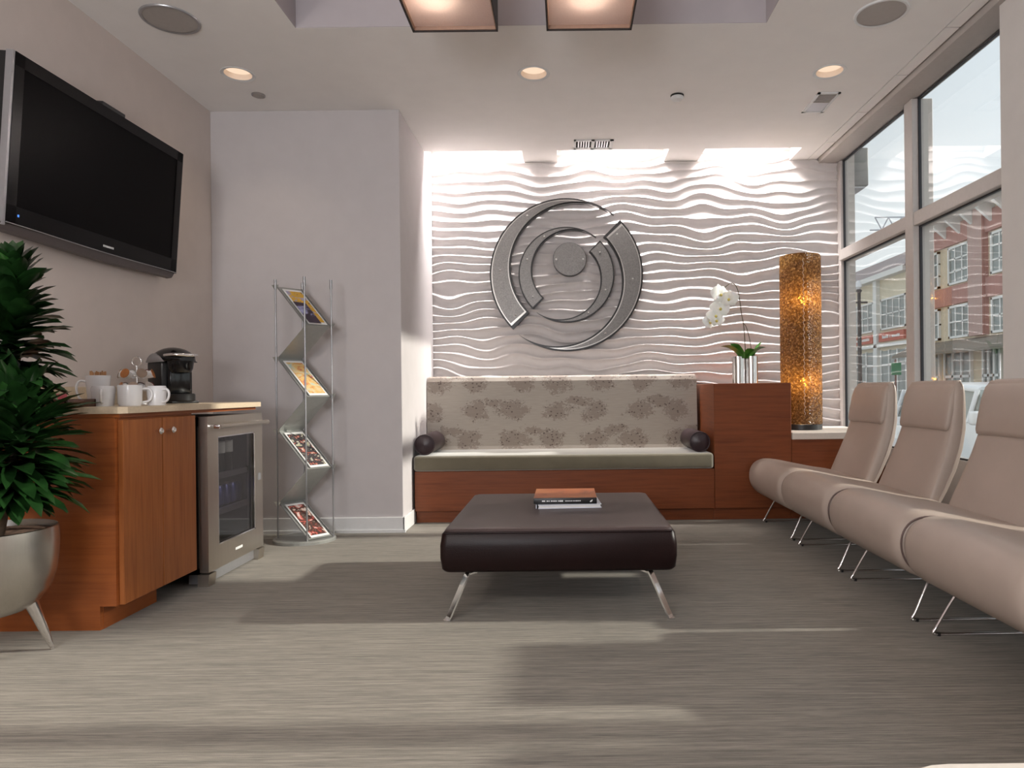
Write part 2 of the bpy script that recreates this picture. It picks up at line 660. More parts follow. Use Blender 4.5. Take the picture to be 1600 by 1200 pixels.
def amber():
    t = NT('amber_flaked_shade')
    v = t.voro(95, t.co((1, 1, 0.8)))
    vc = t.voro(150, t.co((1, 1, 0.8)), out='Color')
    s = t.n('SeparateColor')
    t.l(vc, s.inputs[0])
    n = t.noise(60, detail=3, rough=0.7)
    col = t.ramp(n, [(0.3, (0.07, 0.030, 0.008)), (0.52, (0.20, 0.095, 0.025)), (0.72, (0.60, 0.36, 0.13))])
    tr = t.n('BsdfTransparent')
    tr.inputs[0].default_value = (0.80, 0.42, 0.10, 1)
    tl = t.n('BsdfTranslucent')
    t.l(col, tl.inputs[0])
    pr = t.n('BsdfPrincipled')
    t.l(col, pr.inputs['Base Color'])
    pr.inputs['Roughness'].default_value = 0.25
    t.l(t.bump(v, 0.9, 0.01), pr.inputs['Normal'])
    m1 = t.n('MixShader')
    m1.inputs[0].default_value = 0.5
    t.l(tl.outputs[0], m1.inputs[1])
    t.l(pr.outputs[0], m1.inputs[2])
    m2 = t.n('MixShader')
    hole = t.math('GREATER_THAN', s.outputs[0], 0.86)
    t.l(t.math('MULTIPLY', hole, 0.35), m2.inputs[0])
    t.l(m1.outputs[0], m2.inputs[1])
    t.l(tr.outputs[0], m2.inputs[2])
    t.l(m2.outputs[0], t.out.inputs[0])
    return t.m


M['amber'] = amber()
M['lamp_bulb'] = emit('lamp_bulb_glow', (1.0, 0.62, 0.20), 34.0)
M['warm_lens'] = emit('downlight_lens_glow', (1.0, 0.74, 0.54), 1.02)
M['pendant_bulb'] = emit('pendant_bulb_glow', (1.0, 0.76, 0.5), 8.0)
M['led_blue'] = emit('blue_led', (0.1, 0.3, 1.0), 1.2)

# ------------------------------------------------------------------ room shell
CZ = 2.903          # ceiling height
LX = -2.423         # wall with the television
WX = 2.33           # inner face of the window wall
BY = 5.72           # mean face of the wave wall
PY = 4.615          # front of the projecting wall
PX = -1.125         # its side

fl = MB().box(LX - 0.1, 2.5, -2.6, 6.0, -0.1, 0.0).build('floor', M['carpet'])
tag(fl, kind='structure')

# ceiling: slabs around the coffer and the three light slots
big = MB().box(LX, 2.075, 3.575, 5.436, CZ, 3.25).build('ceiling_cut', M['ceiling'])
cutters = []
DL = [(-1.97, 4.083), (-0.175, 4.117), (1.644, 4.134)]
for (x, y) in DL:
    c_ = MB().lathe([(0.081, CZ - 0.1), (0.081, CZ + 0.14)], (x, y, 0), 40).build('cut', M['ceiling'])
    md = big.modifiers.new('b', 'BOOLEAN')
    md.object = c_
    md.operation = 'DIFFERENCE'
    md.solver = 'EXACT'
    cutters.append(c_)
bpy.context.view_layer.update()
dg = bpy.context.evaluated_depsgraph_get()
ev = big.evaluated_get(dg)
me_ = ev.to_mesh()
cb = MB()
cb.add([v.co[:] for v in me_.vertices], [tuple(p.vertices) for p in me_.polygons])
ev.to_mesh_clear()
for o_ in cutters + [big]:
    bpy.data.objects.remove(o_, do_unlink=True)
for b_ in ((LX, -1.417, -2.5, 3.575), (1.09, 2.075, -2.5, 3.575), (-1.417, 1.09, -2.5, 0.3)):
    cb.box(b_[0], b_[1], b_[2], b_[3], CZ, 3.25)
for (xa, xb) in ((PX - 0.3, PX), (-0.333, -0.05), (0.856, 1.148), (1.93, 2.075)):
    cb.box(xa, xb, 5.436, BY + 0.06, CZ, 3.25)
cb.box(LX - 0.1, 2.5, -2.6, 6.0, 3.25, 3.35)
tag(cb.build('ceiling', M['ceiling'], fix=False), kind='structure')

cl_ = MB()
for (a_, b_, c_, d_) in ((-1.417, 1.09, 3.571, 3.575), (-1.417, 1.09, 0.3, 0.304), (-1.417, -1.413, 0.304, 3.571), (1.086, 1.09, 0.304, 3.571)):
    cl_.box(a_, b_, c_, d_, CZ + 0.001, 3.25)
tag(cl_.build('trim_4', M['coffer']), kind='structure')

# narrow row of access panels along the window head, open joints between them
pb = MB()
ys = [-2.5, -0.28, 0.28, 0.84, 1.40, 1.96, 2.52, 3.08, 3.64, 4.19, 4.75, 5.32, BY + 0.03]
for a_, b_ in zip(ys[:-1], ys[1:]):
    pb.box(2.08, 2.155, a_ + 0.006, b_ - 0.006, CZ - 0.001, CZ + 0.02)
tag(pb.build('trim_1', M['ceiling']), kind='structure')
tag(MB().box(2.075, 2.17, -2.5, BY + 0.03, CZ + 0.05, CZ + 0.08).build('trim_2', M['void']), kind='structure')
tag(MB().box(2.170, 2.352, 0.6, BY + 0.02, 2.868, 3.25, 0.004).build('trim_3', M['header']), kind='structure')

tag(MB().box(LX - 0.1, LX, -2.6, 6.0, 0, 3.25).build('wall_left', M['wall']), kind='structure')
tag(MB().box(LX - 0.1, 2.5, -2.6, -2.5, 0, 3.25).build('wall_rear', M['wall']), kind='structure')
tag(MB().box(LX, PX, PY, 6.0, 0, CZ + 0.0, 0.003, 1, smooth=False).build('wall_pillar', M['wall_lilac']), kind='structure')
tag(MB().box(2.2, 2.5, 3.17, 3.377, 0, 3.25).build('wall_pier', M['pier']), kind='structure')
tag(MB().box(2.2, 2.5, -2.6, 0.70, 0, 3.25).build('wall_right', M['wall']), kind='structure')

# wave wall: carved plaster with sharp wandering crests
wv = MB()
nx, nz = 180, 640
x0, x1, z0, z1 = PX - 0.02, 2.42, 0.5, 3.25


def wave_h(x, z):
    w = 0.30 * math.sin(2 * PI * x / 0.92 + 5.2 * z + 0.4 + 0.8 * math.sin(3.1 * z)) + 0.20 * math.sin(2 * PI * x / 0.58 - 8.3 * z + 1.0)
    w += 0.10 * math.sin(2 * PI * x / 0.37 + 13.0 * z + 2.0) + 0.28 * math.sin(2 * PI * x / 2.1 - 9.0 * z + math.sin(5.0 * z))
    p = z / 0.078 + w * (0.78 + 0.26 * math.sin(2.3 * z + 1.3 * x))
    c = abs(math.sin(PI * p))
    amp = 0.75 + 0.25 * math.sin(2.1 * x + 5.0 * z)
    return 0.032 * amp * (1 - c) ** 1.45


vs = []
for j in range(nz + 1):
    z = z0 + (z1 - z0) * j / nz
    for i in range(nx + 1):
        x = x0 + (x1 - x0) * i / nx
        vs.append((x, BY + 0.012 - wave_h(x, z), z))
fs = [(j * (nx + 1) + i, j * (nx + 1) + i + 1, (j + 1) * (nx + 1) + i + 1, (j + 1) * (nx + 1) + i) for j in range(nz) for i in range(nx)]
wv.add(vs, fs, True)
wv.box(PX - 0.02, 2.40, BY + 0.03, 6.05, 0, 3.25)
tag(wv.build('wall_back', M['wave'], fix=False), kind='structure')

# baseboards on the projecting wall
bb = MB().box(LX, PX + 0.012, PY - 0.014, PY, 0, 0.105, 0.003, 1, smooth=False)
bb.box(LX, PX + 0.018, PY - 0.022, PY, 0, 0.02)
tag(bb.build('baseboard_pillar', M['trim_white']), kind='structure')
tag(MB().box(PX, PX + 0.014, PY - 0.014, 4.935, 0, 0.105, 0.003, 1, smooth=False).build('baseboard_side', M['trim_white']), kind='structure')

# window
GX = 2.365
for (wname, wy0, wy1, m0, m1, jb) in (('window_1', 3.36, BY, 4.449, 4.554, 0.065), ('window_2', 0.70, 3.19, 1.832, 1.937, 0.06)):
    win = struct_root(wname)
    far, near = wy1 - jb, wy0 + 0.08
    wf = MB()
    wf.box(2.33, 2.45, far, wy1 + 0.03, 0.1, 2.95)
    wf.box(2.33, 2.45, wy0, near, 0.1, 2.95)
    wf.box(2.34, 2.385, wy0 + 0.04, wy1, 2.868, 2.95)
    wf.box(2.33, 2.45, wy0 + 0.04, wy1, 0.10, 0.52)
    wf.build('window_frame', M['frame'], win)
    MB().box(2.31, 2.45, m0, m1, 0.52, 2.868, 0.004, 1, smooth=False).build('mullion', M['frame'], win)
    for (a_, b_) in ((near, m0), (m1, far)):
        MB().box(2.315, 2.45, a_, b_, 2.024, 2.114, 0.004, 1, smooth=False).build('transom', M['frame'], win)
        for (c_, d_) in ((0.52, 2.024), (2.114, 2.868)):
            MB().box(GX, GX + 0.001, a_, b_, c_, d_).build('pane', M['pane'], win)
            g_ = MB()
            for (p, q, r_, s_) in ((a_, a_ + 0.012, c_, d_), (b_ - 0.012, b_, c_, d_), (a_, b_, c_, c_ + 0.01), (a_, b_, d_ - 0.010, d_)):
                g_.box(2.35, 2.366, p, q, r_, s_)
            g_.build('gasket', M['gasket'], win)
tag(MB().box(2.33, 2.5, 0.6, BY + 0.05, 0, 0.10).build('wall_under_window', M['wall']), kind='structure')

# ------------------------------------------------------------------ ceiling fittings
for k, (x, y) in enumerate(DL):
    where = ['close to the wall with the television', 'over the middle of the room above the ottoman', 'beside the square air vent'][k]
    t_ = thing('recessed_downlight', 'round recessed warm downlight ' + where, 'ceiling light', (x, y, CZ), 'recessed downlights in one row')
    MB().lathe([(0.079, 0.0), (0.098, -0.004), (0.1, -0.001), (0.098, 0.0)], (x, y, CZ), 40, cap=False).build('trim_ring', M['trim_white'], t_)
    MB().lathe([(0.0805, 0.0), (0.079, 0.036)], (x, y, CZ), 40, cap=False).build('reflector', M['reflector'], t_)
    MB().lathe([(0.0, 0.030), (0.05, 0.026), (0.0785, 0.034)], (x, y, CZ), 40, cap=False).build('lens', M['warm_lens'], t_)
    light('downlight_lamp', 'SPOT', (x, y, CZ + 0.02), 8, WARM, size=0.06, spot=110, blend=0.7)

for (x, y, r_, lab) in ((-2.025, 3.477, 0.137, 'round flush ceiling speaker above the television'), (1.66, 3.49, 0.13, 'round flush ceiling speaker above the lounge chairs')):
    t_ = thing('ceiling_speaker', lab, 'speaker', (x, y, CZ), 'flush ceiling speakers')
    MB().lathe([(r_ - 0.012, -0.006), (r_, -0.008), (r_ + 0.004, -0.003), (r_ + 0.004, 0.0)], (x, y, CZ), 48, cap=False).build('rim', M['trim_white'] if x > 0 else M['silver'], t_)
    MB().lathe([(0.0, -0.004), (r_ - 0.011, -0.004), (r_ - 0.011, 0.0)], (x, y, CZ), 48, cap=False).build('grille', M['header'], t_)

t_ = thing('sprinkler_cover', 'small dull round sprinkler cover next to the television side downlight', 'sprinkler', (-1.976, 4.367, CZ))
MB().lathe([(0.036, -0.009), (0.042, -0.007), (0.042, 0.0)], (-1.976, 4.367, CZ), 28, cap=False).build('rim', M['dark_wire'], t_)
MB().lathe([(0.0, -0.011), (0.035, -0.009), (0.035, -0.006)], (-1.976, 4.367, CZ), 28, cap=False).build('plate', M['header'], t_)
t_ = thing('smoke_detector', 'small white domed detector on the ceiling in front of the wave wall', 'detector', (0.758, 4.445, CZ))
MB().lathe([(0.044, 0.0), (0.044, -0.008), (0.04, -0.012)], (0.758, 4.445, CZ), 28, cap=False).build('mount', M['void'], t_)
MB().lathe([(0.041, -0.010), (0.043, -0.016), (0.034, -0.030), (0.0, -0.034)], (0.758, 4.445, CZ), 28, cap=False).build('dome', M['trim_white'], t_)

t_ = thing('air_vent', 'square grey ceiling vent beside the window side downlight', 'vent', (1.76, 4.575, CZ))
vf = MB()
for (a_, b_, c_, d_) in ((1.683, 1.70, 4.42, 4.735), (1.815, 1.832, 4.42, 4.735), (1.683, 1.832, 4.42, 4.437), (1.683, 1.832, 4.718, 4.735)):
    vf.box(a_, b_, c_, d_, CZ - 0.008, CZ)
vf.build('frame', M['trim_white'], t_)
MB().box(1.70, 1.815, 4.437, 4.585, CZ - 0.003, CZ).build('grille', M['void'], t_)
MB().box(1.70, 1.815, 4.575, 4.718, CZ - 0.004, CZ).build('damper', M['silver'], t_)
for k in range(7):
    y = 4.45 + k * 0.019
    MB().box(1.70, 1.815, y, y + 0.009, CZ - 0.006, CZ - 0.003).build('slat', M['header'], t_)

t_ = thing('slot_diffuser', 'long white ceiling air diffuser with two grey grilles by the light slots', 'vent', (0.24, 5.31, CZ))
vf = MB()
for (a_, b_, c_, d_) in ((0.086, 0.101, 5.21, 5.41), (0.366, 0.394, 5.21, 5.41), (0.222, 0.246, 5.21, 5.41), (0.086, 0.394, 5.21, 5.225), (0.086, 0.394, 5.372, 5.41)):
    vf.box(a_, b_, c_, d_, CZ - 0.01, CZ)
vf.build('frame', M['trim_white'], t_)
for (a_, b_) in ((0.101, 0.222), (0.246, 0.366)):
    g_ = MB().box(a_, b_, 5.225, 5.372, CZ - 0.002, CZ).build('grille', M['void'], t_)
    for k in range(5):
        xx = a_ + 0.016 + k * (b_ - a_ - 0.02) / 5
        s_ = MB().box(xx, xx + 0.009, 5.225, 5.372, CZ - 0.008, CZ - 0.002).build('fin', M['silver'], g_)

# tubes inside the slots
for (xa, xb, lab) in ((-1.125, -0.333, 'slot next to the projecting wall'), (-0.05, 0.856, 'middle slot above the round emblem'), (1.148, 1.93, 'slot next to the window')):
    t_ = thing('strip_light', 'slim strip light hidden up in the ceiling ' + lab, 'ceiling light', ((xa + xb) / 2, 5.56, 3.25), 'strip lights in the ceiling slots')
    MB().box(xa + 0.08, xb - 0.08, 5.51, 5.61, 3.20, 3.25, 0.005).build('housing', M['trim_white'], t_)
    MB().cyl((xa + 0.1, 5.56, 3.19), (xb - 0.1, 5.56, 3.19), 0.011, seg=10).build('tube', M['trim_white'], t_)

# two square pendants in the coffer
for (x, y, lab) in ((-0.50, 2.96, 'square dark pendant lamp on the television side of the coffer'), (0.128, 2.96, 'square dark pendant lamp on the window side of the coffer')):
    t_ = thing('pendant_lamp', lab, 'pendant light', (x, y, 2.65), 'square pendant lamps')
    h = 0.2
    s_ = MB()
    for (a_, b_, c_, d_) in ((x - h, x - h + 0.006, y - h, y + h), (x + h - 0.006, x + h, y - h, y + h), (x - h, x + h, y - h, y - h + 0.006), (x - h, x + h, y + h - 0.006, y + h)):
        s_.box(a_, b_, c_, d_, 2.65, 2.93)
    s_.build('shade', M['shade_fabric'], t_)
    l_ = MB()
    for (a_, b_, c_, d_) in ((x - h + 0.007, x - h + 0.011, y - h + 0.011, y + h - 0.011), (x + h - 0.011, x + h - 0.007, y - h + 0.011, y + h - 0.011), (x - h + 0.011, x + h - 0.011, y + h - 0.011, y + h - 0.007), (x - h + 0.011, x + h - 0.011, y - h + 0.007, y - h + 0.011)):
        l_.box(a_, b_, c_, d_, 2.656, 2.925)
    l_.build('lining', M['shade_inner'], t_)
    MB().box(x - h + 0.012, x + h - 0.012, y - h + 0.012, y + h - 0.012, 2.672, 2.673).build('diffuser', M['diffuser'], t_)
    bx = x - 0.055 if x < 0 else x - 0.01
    MB().lathe([(0.0, 2.735), (0.02, 2.742), (0.03, 2.765), (0.02, 2.80), (0.013, 2.82)], (bx, y - 0.02, 0), 16, cap=False).build('bulb', M['pendant_bulb'], t_)
    MB().cyl((bx, y - 0.02, 2.82), (bx, y - 0.02, 2.91), 0.014).build('socket', M['black'], t_)
    MB().box(x - h, x + h, y - 0.012, y + 0.012, 2.905, 2.915).build('crossbar', M['black'], t_)
    MB().cyl((x, y, 2.91), (x, y, 3.25), 0.006).build('stem', M['black'], t_)
    MB().lathe([(0.06, 3.225), (0.06, 3.25)], (x, y, 0), 24).build('ceiling_cap', M['black'], t_)
    light('pendant_point', 'POINT', (bx, y - 0.02, 2.722), 2.6, WARM, size=0.010)

# ------------------------------------------------------------------ round emblem on the wave wall
LXC, LZC, LR = 0.016, 1.933, 0.644
em = thing('wall_emblem', 'large round dark metal emblem of nested crescents on the white wave wall', 'wall art', (LXC, BY - 0.03, LZC))


def emblem_mat():
    t = NT('bronze_emblem')
    n = t.noise(120, t.co((1, 1, 1)), detail=3)
    c = t.ramp(n, [(0.3, (0.115, 0.108, 0.104)), (0.7, (0.175, 0.165, 0.158))])
    t.bsdf(c, 0.38, 0.75, t.bump(n, 0.1, 0.002))
    return t.m


M['emblem'] = emblem_mat()
M['emblem_edge'] = simple('emblem_dark_edge', (0.012, 0.011, 0.011), 0.35, 0.3)
M['emblem_line'] = simple('emblem_bright_bead', (0.42, 0.40, 0.38), 0.3, 0.9)


def cres(a, rot, R0, w, inset=0.0):
    t = min(1, max(0, a))
    th = w * (math.sin(t * PI / 2) ** 1.35)
    ang = R(49 + 176 * t + rot)
    ro = R0 - inset
    ri = R0 - th + inset
    if ri > ro:
        ri = ro = (ri + ro) / 2
    return ang, ro, ri


def crescent(R0, w, rot, y0, y1, inset=0.0, t0=0.0, t1=1.0, n=64):
    b = MB()
    rings = []
    for i in range(n + 1):
        a = t0 + (t1 - t0) * i / n
        ang, ro, ri = cres(a, rot, R0, w, inset)
        ca, sa = math.cos(ang), math.sin(ang)
        rings.append([(LXC + ro * ca, y0, LZC + ro * sa), (LXC + ro * ca, y1, LZC + ro * sa), (LXC + ri * ca, y1, LZC + ri * sa), (LXC + ri * ca, y0, LZC + ri * sa)])
    return b.loft(rings, smooth=False)


K = LR / 513.0
for (R0, w, rot, rim) in ((LR, 158 * K, 0, True), (LR, 158 * K, 180, True), (321 * K, 104 * K, 0, False), (321 * K, 104 * K, 180, False)):
    body = crescent(R0, w, rot, BY - 0.070, BY - 0.02, t0=0.012).build('crescent', M['emblem_edge'], em)
    body['label'] = ('wide outer crescent' if rim else 'small inner crescent')
    if rim:
        bead = crescent(R0, w, rot, BY - 0.074, BY - 0.070, 0.014, t0=0.14, t1=0.985).build('bead', M['emblem_line'], body)
        crescent(R0, w, rot, BY - 0.077, BY - 0.074, 0.022, t0=0.20, t1=0.975).build('face', M['emblem'], body)
    else:
        crescent(R0, w, rot, BY - 0.074, BY - 0.070, 0.011, t0=0.10, t1=0.99).build('face', M['emblem'], body)
    for tt in ((0.72, 0.96, 0.42) if rim else (0.62, 0.93, 0.40)):
        ang, ro, ri = cres(tt, rot, R0, w)
        rm = (ro + ri) / 2
        MB().lathe([(0.008, 0), (0.008, -0.003), (0.0, -0.006)], (LXC + rm * math.cos(ang), BY - 0.074, LZC + rm * math.sin(ang)), 10, axis='Y', cap=False).build('screw', M['emblem_line'], body)
dcx, dcz = LXC + 23 * K, LZC + 103 * K
disc = MB().lathe([(112 * K, -0.072), (112 * K, -0.02)], (dcx, BY, dcz), 56, axis='Y', smooth=False).build('disc', M['emblem_edge'], em)
MB().lathe([(109 * K, -0.076), (109 * K, -0.071)], (dcx, BY, dcz), 56, axis='Y', smooth=False).build('face', M['emblem'], disc)
for s_ in (-1, 1):
    MB().lathe([(0.008, -0.080), (0.008, -0.074)], (dcx + s_ * 90 * K, BY, dcz), 10, axis='Y').build('screw', M['emblem_line'], disc)

# ------------------------------------------------------------------ built-in bench, console, credenza
FY = 4.90
bench = thing('banquette', 'built-in banquette with floral back and olive seat under the emblem', 'sofa', (-0.02, FY, 0))
MB().box(PX + 0.016, 1.078, FY, 5.60, 0.088, 0.378, 0.003, 1, smooth=False).build('base', M['wood_red'], bench)
MB().box(PX + 0.02, 1.078, FY + 0.04, 5.5, 0, 0.09).build('toe_kick', M['wood_red'], bench)
MB().box(PX + 0.012, 1.07, FY - 0.02, 5.52, 0.380, 0.494, 0.022, 3).build('seat_cushion', M['olive'], bench)
# the back cushion leans a little
bk = MB()
rings = []
for (yy0, yy1, zz, g) in ((5.395, 5.60, 0.49, 0.0), (5.40, 5.60, 0.52, 0), (5.425, 5.605, 1.04, 0), (5.435, 5.60, 1.07, 0.006), (5.45, 5.585, 1.082, 0.014)):
    xa, xb = PX + 0.005 + g, 1.056 - g
    rings.append([(xa, yy0, zz), (xb, yy0, zz), (xb, yy1, zz), (xa, yy1, zz)])
bk.loft(rings, smooth=False)
bkc = bk.build('back_cushion', M['floral'], bench)
bkc['label'] = 'taupe cushion printed with brown flower sprays'
# wood console beside the bench
con = thing('wood_console', 'tall cherry wood console box between the banquette and the amber lamp', 'cabinet', (1.36, FY, 0))
MB().box(1.08, 1.642, FY, 5.68, 0.088, 0.998, 0.003, 1, smooth=False).build('body', M['wood_red'], con)
MB().box(1.08, 1.642, FY + 0.04, 5.5, 0, 0.09).build('toe_kick', M['wood_red'], con)
cre = thing('low_credenza', 'low cherry wood cabinet with cream ledge carrying the amber lamp', 'cabinet', (1.98, FY, 0))
MB().box(1.644, 2.325, FY + 0.002, 5.68, 0.088, 0.584).build('body', M['wood_red'], cre)
MB().box(1.644, 2.325, FY + 0.04, 5.5, 0, 0.09).build('toe_kick', M['wood_red'], cre)
MB().box(1.645, 2.327, FY - 0.012, 5.68, 0.584, 0.634, 0.004, 1, smooth=False).build('ledge', M['cream_pale'], cre)

for (x, z, lab, y0_, y1_) in ((-1.042, 0.571, 'round dark plum bolster against the projecting wall', 4.93, 5.37), (0.985, 0.571, 'round dark plum bolster against the wood console', 4.95, 5.38)):
    b_ = thing('bolster', lab, 'cushion', (x, y0_, 0.494), 'bolsters on the banquette')
    r_ = 0.076
    MB().lathe([(r_ - 0.006, y0_ + 0.006), (r_, y0_ + 0.02), (r_, y1_ - 0.02), (r_ - 0.01, y1_)], (x, 0, z), 32, axis='Y').build('roll', M['bolster'], b_)
    MB().lathe([(0.0, y0_ - 0.010), (r_ * 0.6, y0_ - 0.006), (r_ - 0.008, y0_ + 0.006)], (x, 0, z), 32, axis='Y', cap=False).build('end_cap', M['bolster'], b_)
    tb = [(x + (r_ - 0.003) * math.cos(2 * PI * k / 32), y0_ + 0.006, z + (r_ - 0.003) * math.sin(2 * PI * k / 32)) for k in range(32)]
    MB().tube(tb, 0.004, 6, closed=True).build('piping', M['bolster'], b_)

# ------------------------------------------------------------------ ottoman and books
ot = thing('ottoman', 'square dark brown leather ottoman on chrome legs in the middle of the room', 'ottoman', (-0.04, 3.30, 0))
OX0, OX1, OY0, OY1, OZ0, OZ1 = -0.531, 0.456, 2.80, 3.80, 0.204, 0.384


def cushion_rings(x0_, x1_, y0_, y1_, prof):
    """prof: (inset, z)"""
    rings = []
    for (g, z) in prof:
        r_ = 0.03
        pts = []
        for (cx, cy, a0) in ((x1_ - g - r_, y0_ + g + r_, -90), (x1_ - g - r_, y1_ - g - r_, 0), (x0_ + g + r_, y1_ - g - r_, 90), (x0_ + g + r_, y0_ + g + r_, 180)):
            for k in range(6):
                a = R(a0 + 90 * k / 5)
                pts.append((cx + r_ * math.cos(a), cy + r_ * math.sin(a), z))
        rings.append(pts)
    return rings


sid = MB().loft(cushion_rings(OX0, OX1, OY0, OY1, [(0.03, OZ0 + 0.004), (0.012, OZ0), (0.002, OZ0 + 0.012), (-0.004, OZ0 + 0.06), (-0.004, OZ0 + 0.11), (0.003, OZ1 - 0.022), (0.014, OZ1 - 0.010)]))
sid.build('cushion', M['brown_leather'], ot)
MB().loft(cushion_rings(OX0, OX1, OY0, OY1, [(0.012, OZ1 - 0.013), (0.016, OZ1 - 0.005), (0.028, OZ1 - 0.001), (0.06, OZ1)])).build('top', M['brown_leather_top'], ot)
sm = []
for k in range(76):
    x = OX0 + 0.02 + (OX1 - OX0 - 0.04) * k / 75
    sm.append((x, OY0 + 0.006 + 0.001 * math.sin(k * 2.1), OZ1 - 0.016))
MB().tube(sm, 0.0035, 5).build('top_seam', M['brown_leather'], ot)
MB().box(OX0 + 0.25, OX1 - 0.25, OY0 + 0.30, OY1 - 0.30, 0.165, 0.205).build('under_frame', M['black'], ot)


def flat_bar(pts, w, h, side):
    """flat bar swept through pts; side = horizontal width direction"""
    rings = []
    pts = [Vector(p) for p in pts]
    sd = Vector(side).normalized()
    for i, p in enumerate(pts):
        t = (pts[min(i + 1, len(pts) - 1)] - pts[max(i - 1, 0)]).normalized()
        u = t.cross(sd).normalized()
        rings.append([p + sd * w + u * h, p - sd * w + u * h, p - sd * w - u * h, p + sd * w - u * h])
    return MB().loft(rings, smooth=False)


for (sx, sy) in ((-1, -1), (1, -1), (-1, 1), (1, 1)):
    cx, cy = -0.038, 3.30
    kx, ky = cx + sx * 0.395, cy + sy * 0.40
    fx, fy = cx + sx * 0.470, cy + sy * 0.485
    path = spline([(cx + sx * 0.16, cy + sy * 0.17, 0.192), (cx + sx * 0.30, cy + sy * 0.31, 0.186), (kx - sx * 0.012, ky - sy * 0.012, 0.174), (kx + sx * 0.006, ky + sy * 0.006, 0.160), (fx - sx * 0.006, fy - sy * 0.01, 0.012), (fx, fy, 0.006)], 4)
    lg = flat_bar(path, 0.016, 0.004, (-sy * 0.8, sx, 0)).build('leg', M['chrome'], ot)
    MB().lathe([(0.016, 0.0), (0.016, 0.006)], (fx, fy, 0), 12).build('glide', M['chrome'], lg)


def cover_mat(name, stops, scale, vec=(1, 1, 1), rough=0.35):
    t = NT(name)
    n = t.noise(scale, t.co(vec), detail=4, rough=0.6, dist=0.6)
    c = t.ramp(n, stops)
    t.bsdf(c, rough)
    return t.m


M['paper'] = simple('white_paper', (0.74, 0.73, 0.72), 0.7, var=0.03, scale=200)
M['cover_orange'] = cover_mat('orange_brown_cover', [(0.3, (0.11, 0.05, 0.03)), (0.45, (0.42, 0.12, 0.045)), (0.62, (0.50, 0.17, 0.06)), (0.8, (0.25, 0.22, 0.17))], 6, (1, 1, 1))
M['cover_white'] = simple('white_cover', (0.70, 0.72, 0.80), 0.4, var=0.04)
zt = OZ1
bw = thing('white_book', 'thin white book lying under the black spined book on the ottoman', 'book', (0.0, 3.43, zt), 'books on the ottoman')
rz = Matrix.Rotation(R(3.5), 4, 'Z')
MB().box(-0.150, 0.160, 3.275, 3.56, zt + 0.001, zt + 0.004, rot=rz).box(-0.150, 0.160, 3.275, 3.56, zt + 0.017, zt + 0.020, rot=rz).box(-0.152, -0.148, 3.275, 3.56, zt + 0.001, zt + 0.020).build('cover', M['cover_white'], bw)
MB().box(-0.146, 0.155, 3.280, 3.555, zt + 0.004, zt + 0.017, rot=rz).build('pages', M['paper'], bw)
bo = thing('orange_book', 'thick book with orange cover and black spine on top of the white book', 'book', (0.0, 3.45, zt + 0.020), 'books on the ottoman')
za = zt + 0.0205
MB().box(-0.163, 0.146, 3.292, 3.60, za, za + 0.003).build('back_cover', M['black'], bo)
MB().box(-0.157, 0.140, 3.300, 3.594, za + 0.003, za + 0.027).build('pages', M['paper'], bo)
MB().box(-0.163, 0.146, 3.292, 3.60, za + 0.027, za + 0.030).build('front_cover', M['cover_orange'], bo)
sp = MB().box(-0.163, 0.146, 3.286, 3.293, za, za + 0.030, 0.002).build('spine', M['black'], bo)
tx = MB()
# worn white spine lettering, too small to read
u0 = -0.160
for (a_, b_, h_) in ((122, 145, 10), (155, 167, 8), (170, 178, 8), (186, 198, 9), (201, 209, 9), (212, 220, 10), (223, 231, 8), (240, 250, 9), (253, 262, 12), (264, 274, 12), (290, 297, 7), (300, 309, 7), (312, 321, 7), (324, 330, 7), (333, 342, 7), (348, 356, 7), (359, 366, 7), (369, 380, 8), (383, 390, 8), (394, 402, 8)):
    xa = u0 + (a_ - 66) * 0.000675
    xb = u0 + (b_ - 66) * 0.000675
    tx.box(xa, xb, 3.2848, 3.2862, za + 0.015 - h_ * 0.0003, za + 0.015 + h_ * 0.0003)
tx.build('spine_lettering', M['white_mark'], bo)
MB().prism([(0.112, za + 0.009), (0.117, za + 0.008), (0.124, za + 0.013), (0.126, za + 0.021), (0.118, za + 0.018), (0.113, za + 0.013)], 'Y', 3.2848, 3.2862).build('spine_emblem', M['white_mark'], bo)

# ------------------------------------------------------------------ magazine rack
F, L, RR = Vector((-1.650, 4.26, 0)), Vector((-1.877, 4.36, 0)), Vector((-1.530, 4.40, 0))
B = L + RR - F
rk = thing('magazine_rack', 'silver zigzag magazine rack standing against the projecting wall', 'magazine rack', (-1.71, 4.39, 0))
brp = []
ring0, ring1, ring2 = [], [], []
for k in range(40):
    a = 2 * PI * k / 40
    for rg, rr, z in ((ring0, 1.0, 0.0), (ring1, 1.0, 0.016), (ring2, 0.97, 0.022)):
        rg.append((-1.713 + 0.197 * rr * math.cos(a), 4.385 + 0.165 * rr * math.sin(a), z))
M['rack'] = simple('silver_rack_paint', (0.40, 0.405, 0.385), 0.38, 0.55, var=0.04)
M['rack_pole'] = simple('steel_pole', (0.36, 0.36, 0.37), 0.35, 0.8, var=0.02)
MB().loft([ring0, ring1, ring2], smooth=False).build('base', M['rack'], rk)
for P_ in (F, L, RR, B):
    pl = MB().cyl((P_.x, P_.y, 0.02), (P_.x, P_.y, 1.66), 0.0055, seg=10).build('pole', M['rack_pole'], rk)
    MB().cyl((P_.x, P_.y, 1.64), (P_.x, P_.y, 1.70), 0.0085, seg=12).build('cap', M['rack_pole'], pl)
LZ = [1.655, 1.187, 0.717, 0.247]
FZ = [1.395, 0.937, 0.477, 0.03]
eL, eF = (B - L).normalized(), (RR - F).normalized()


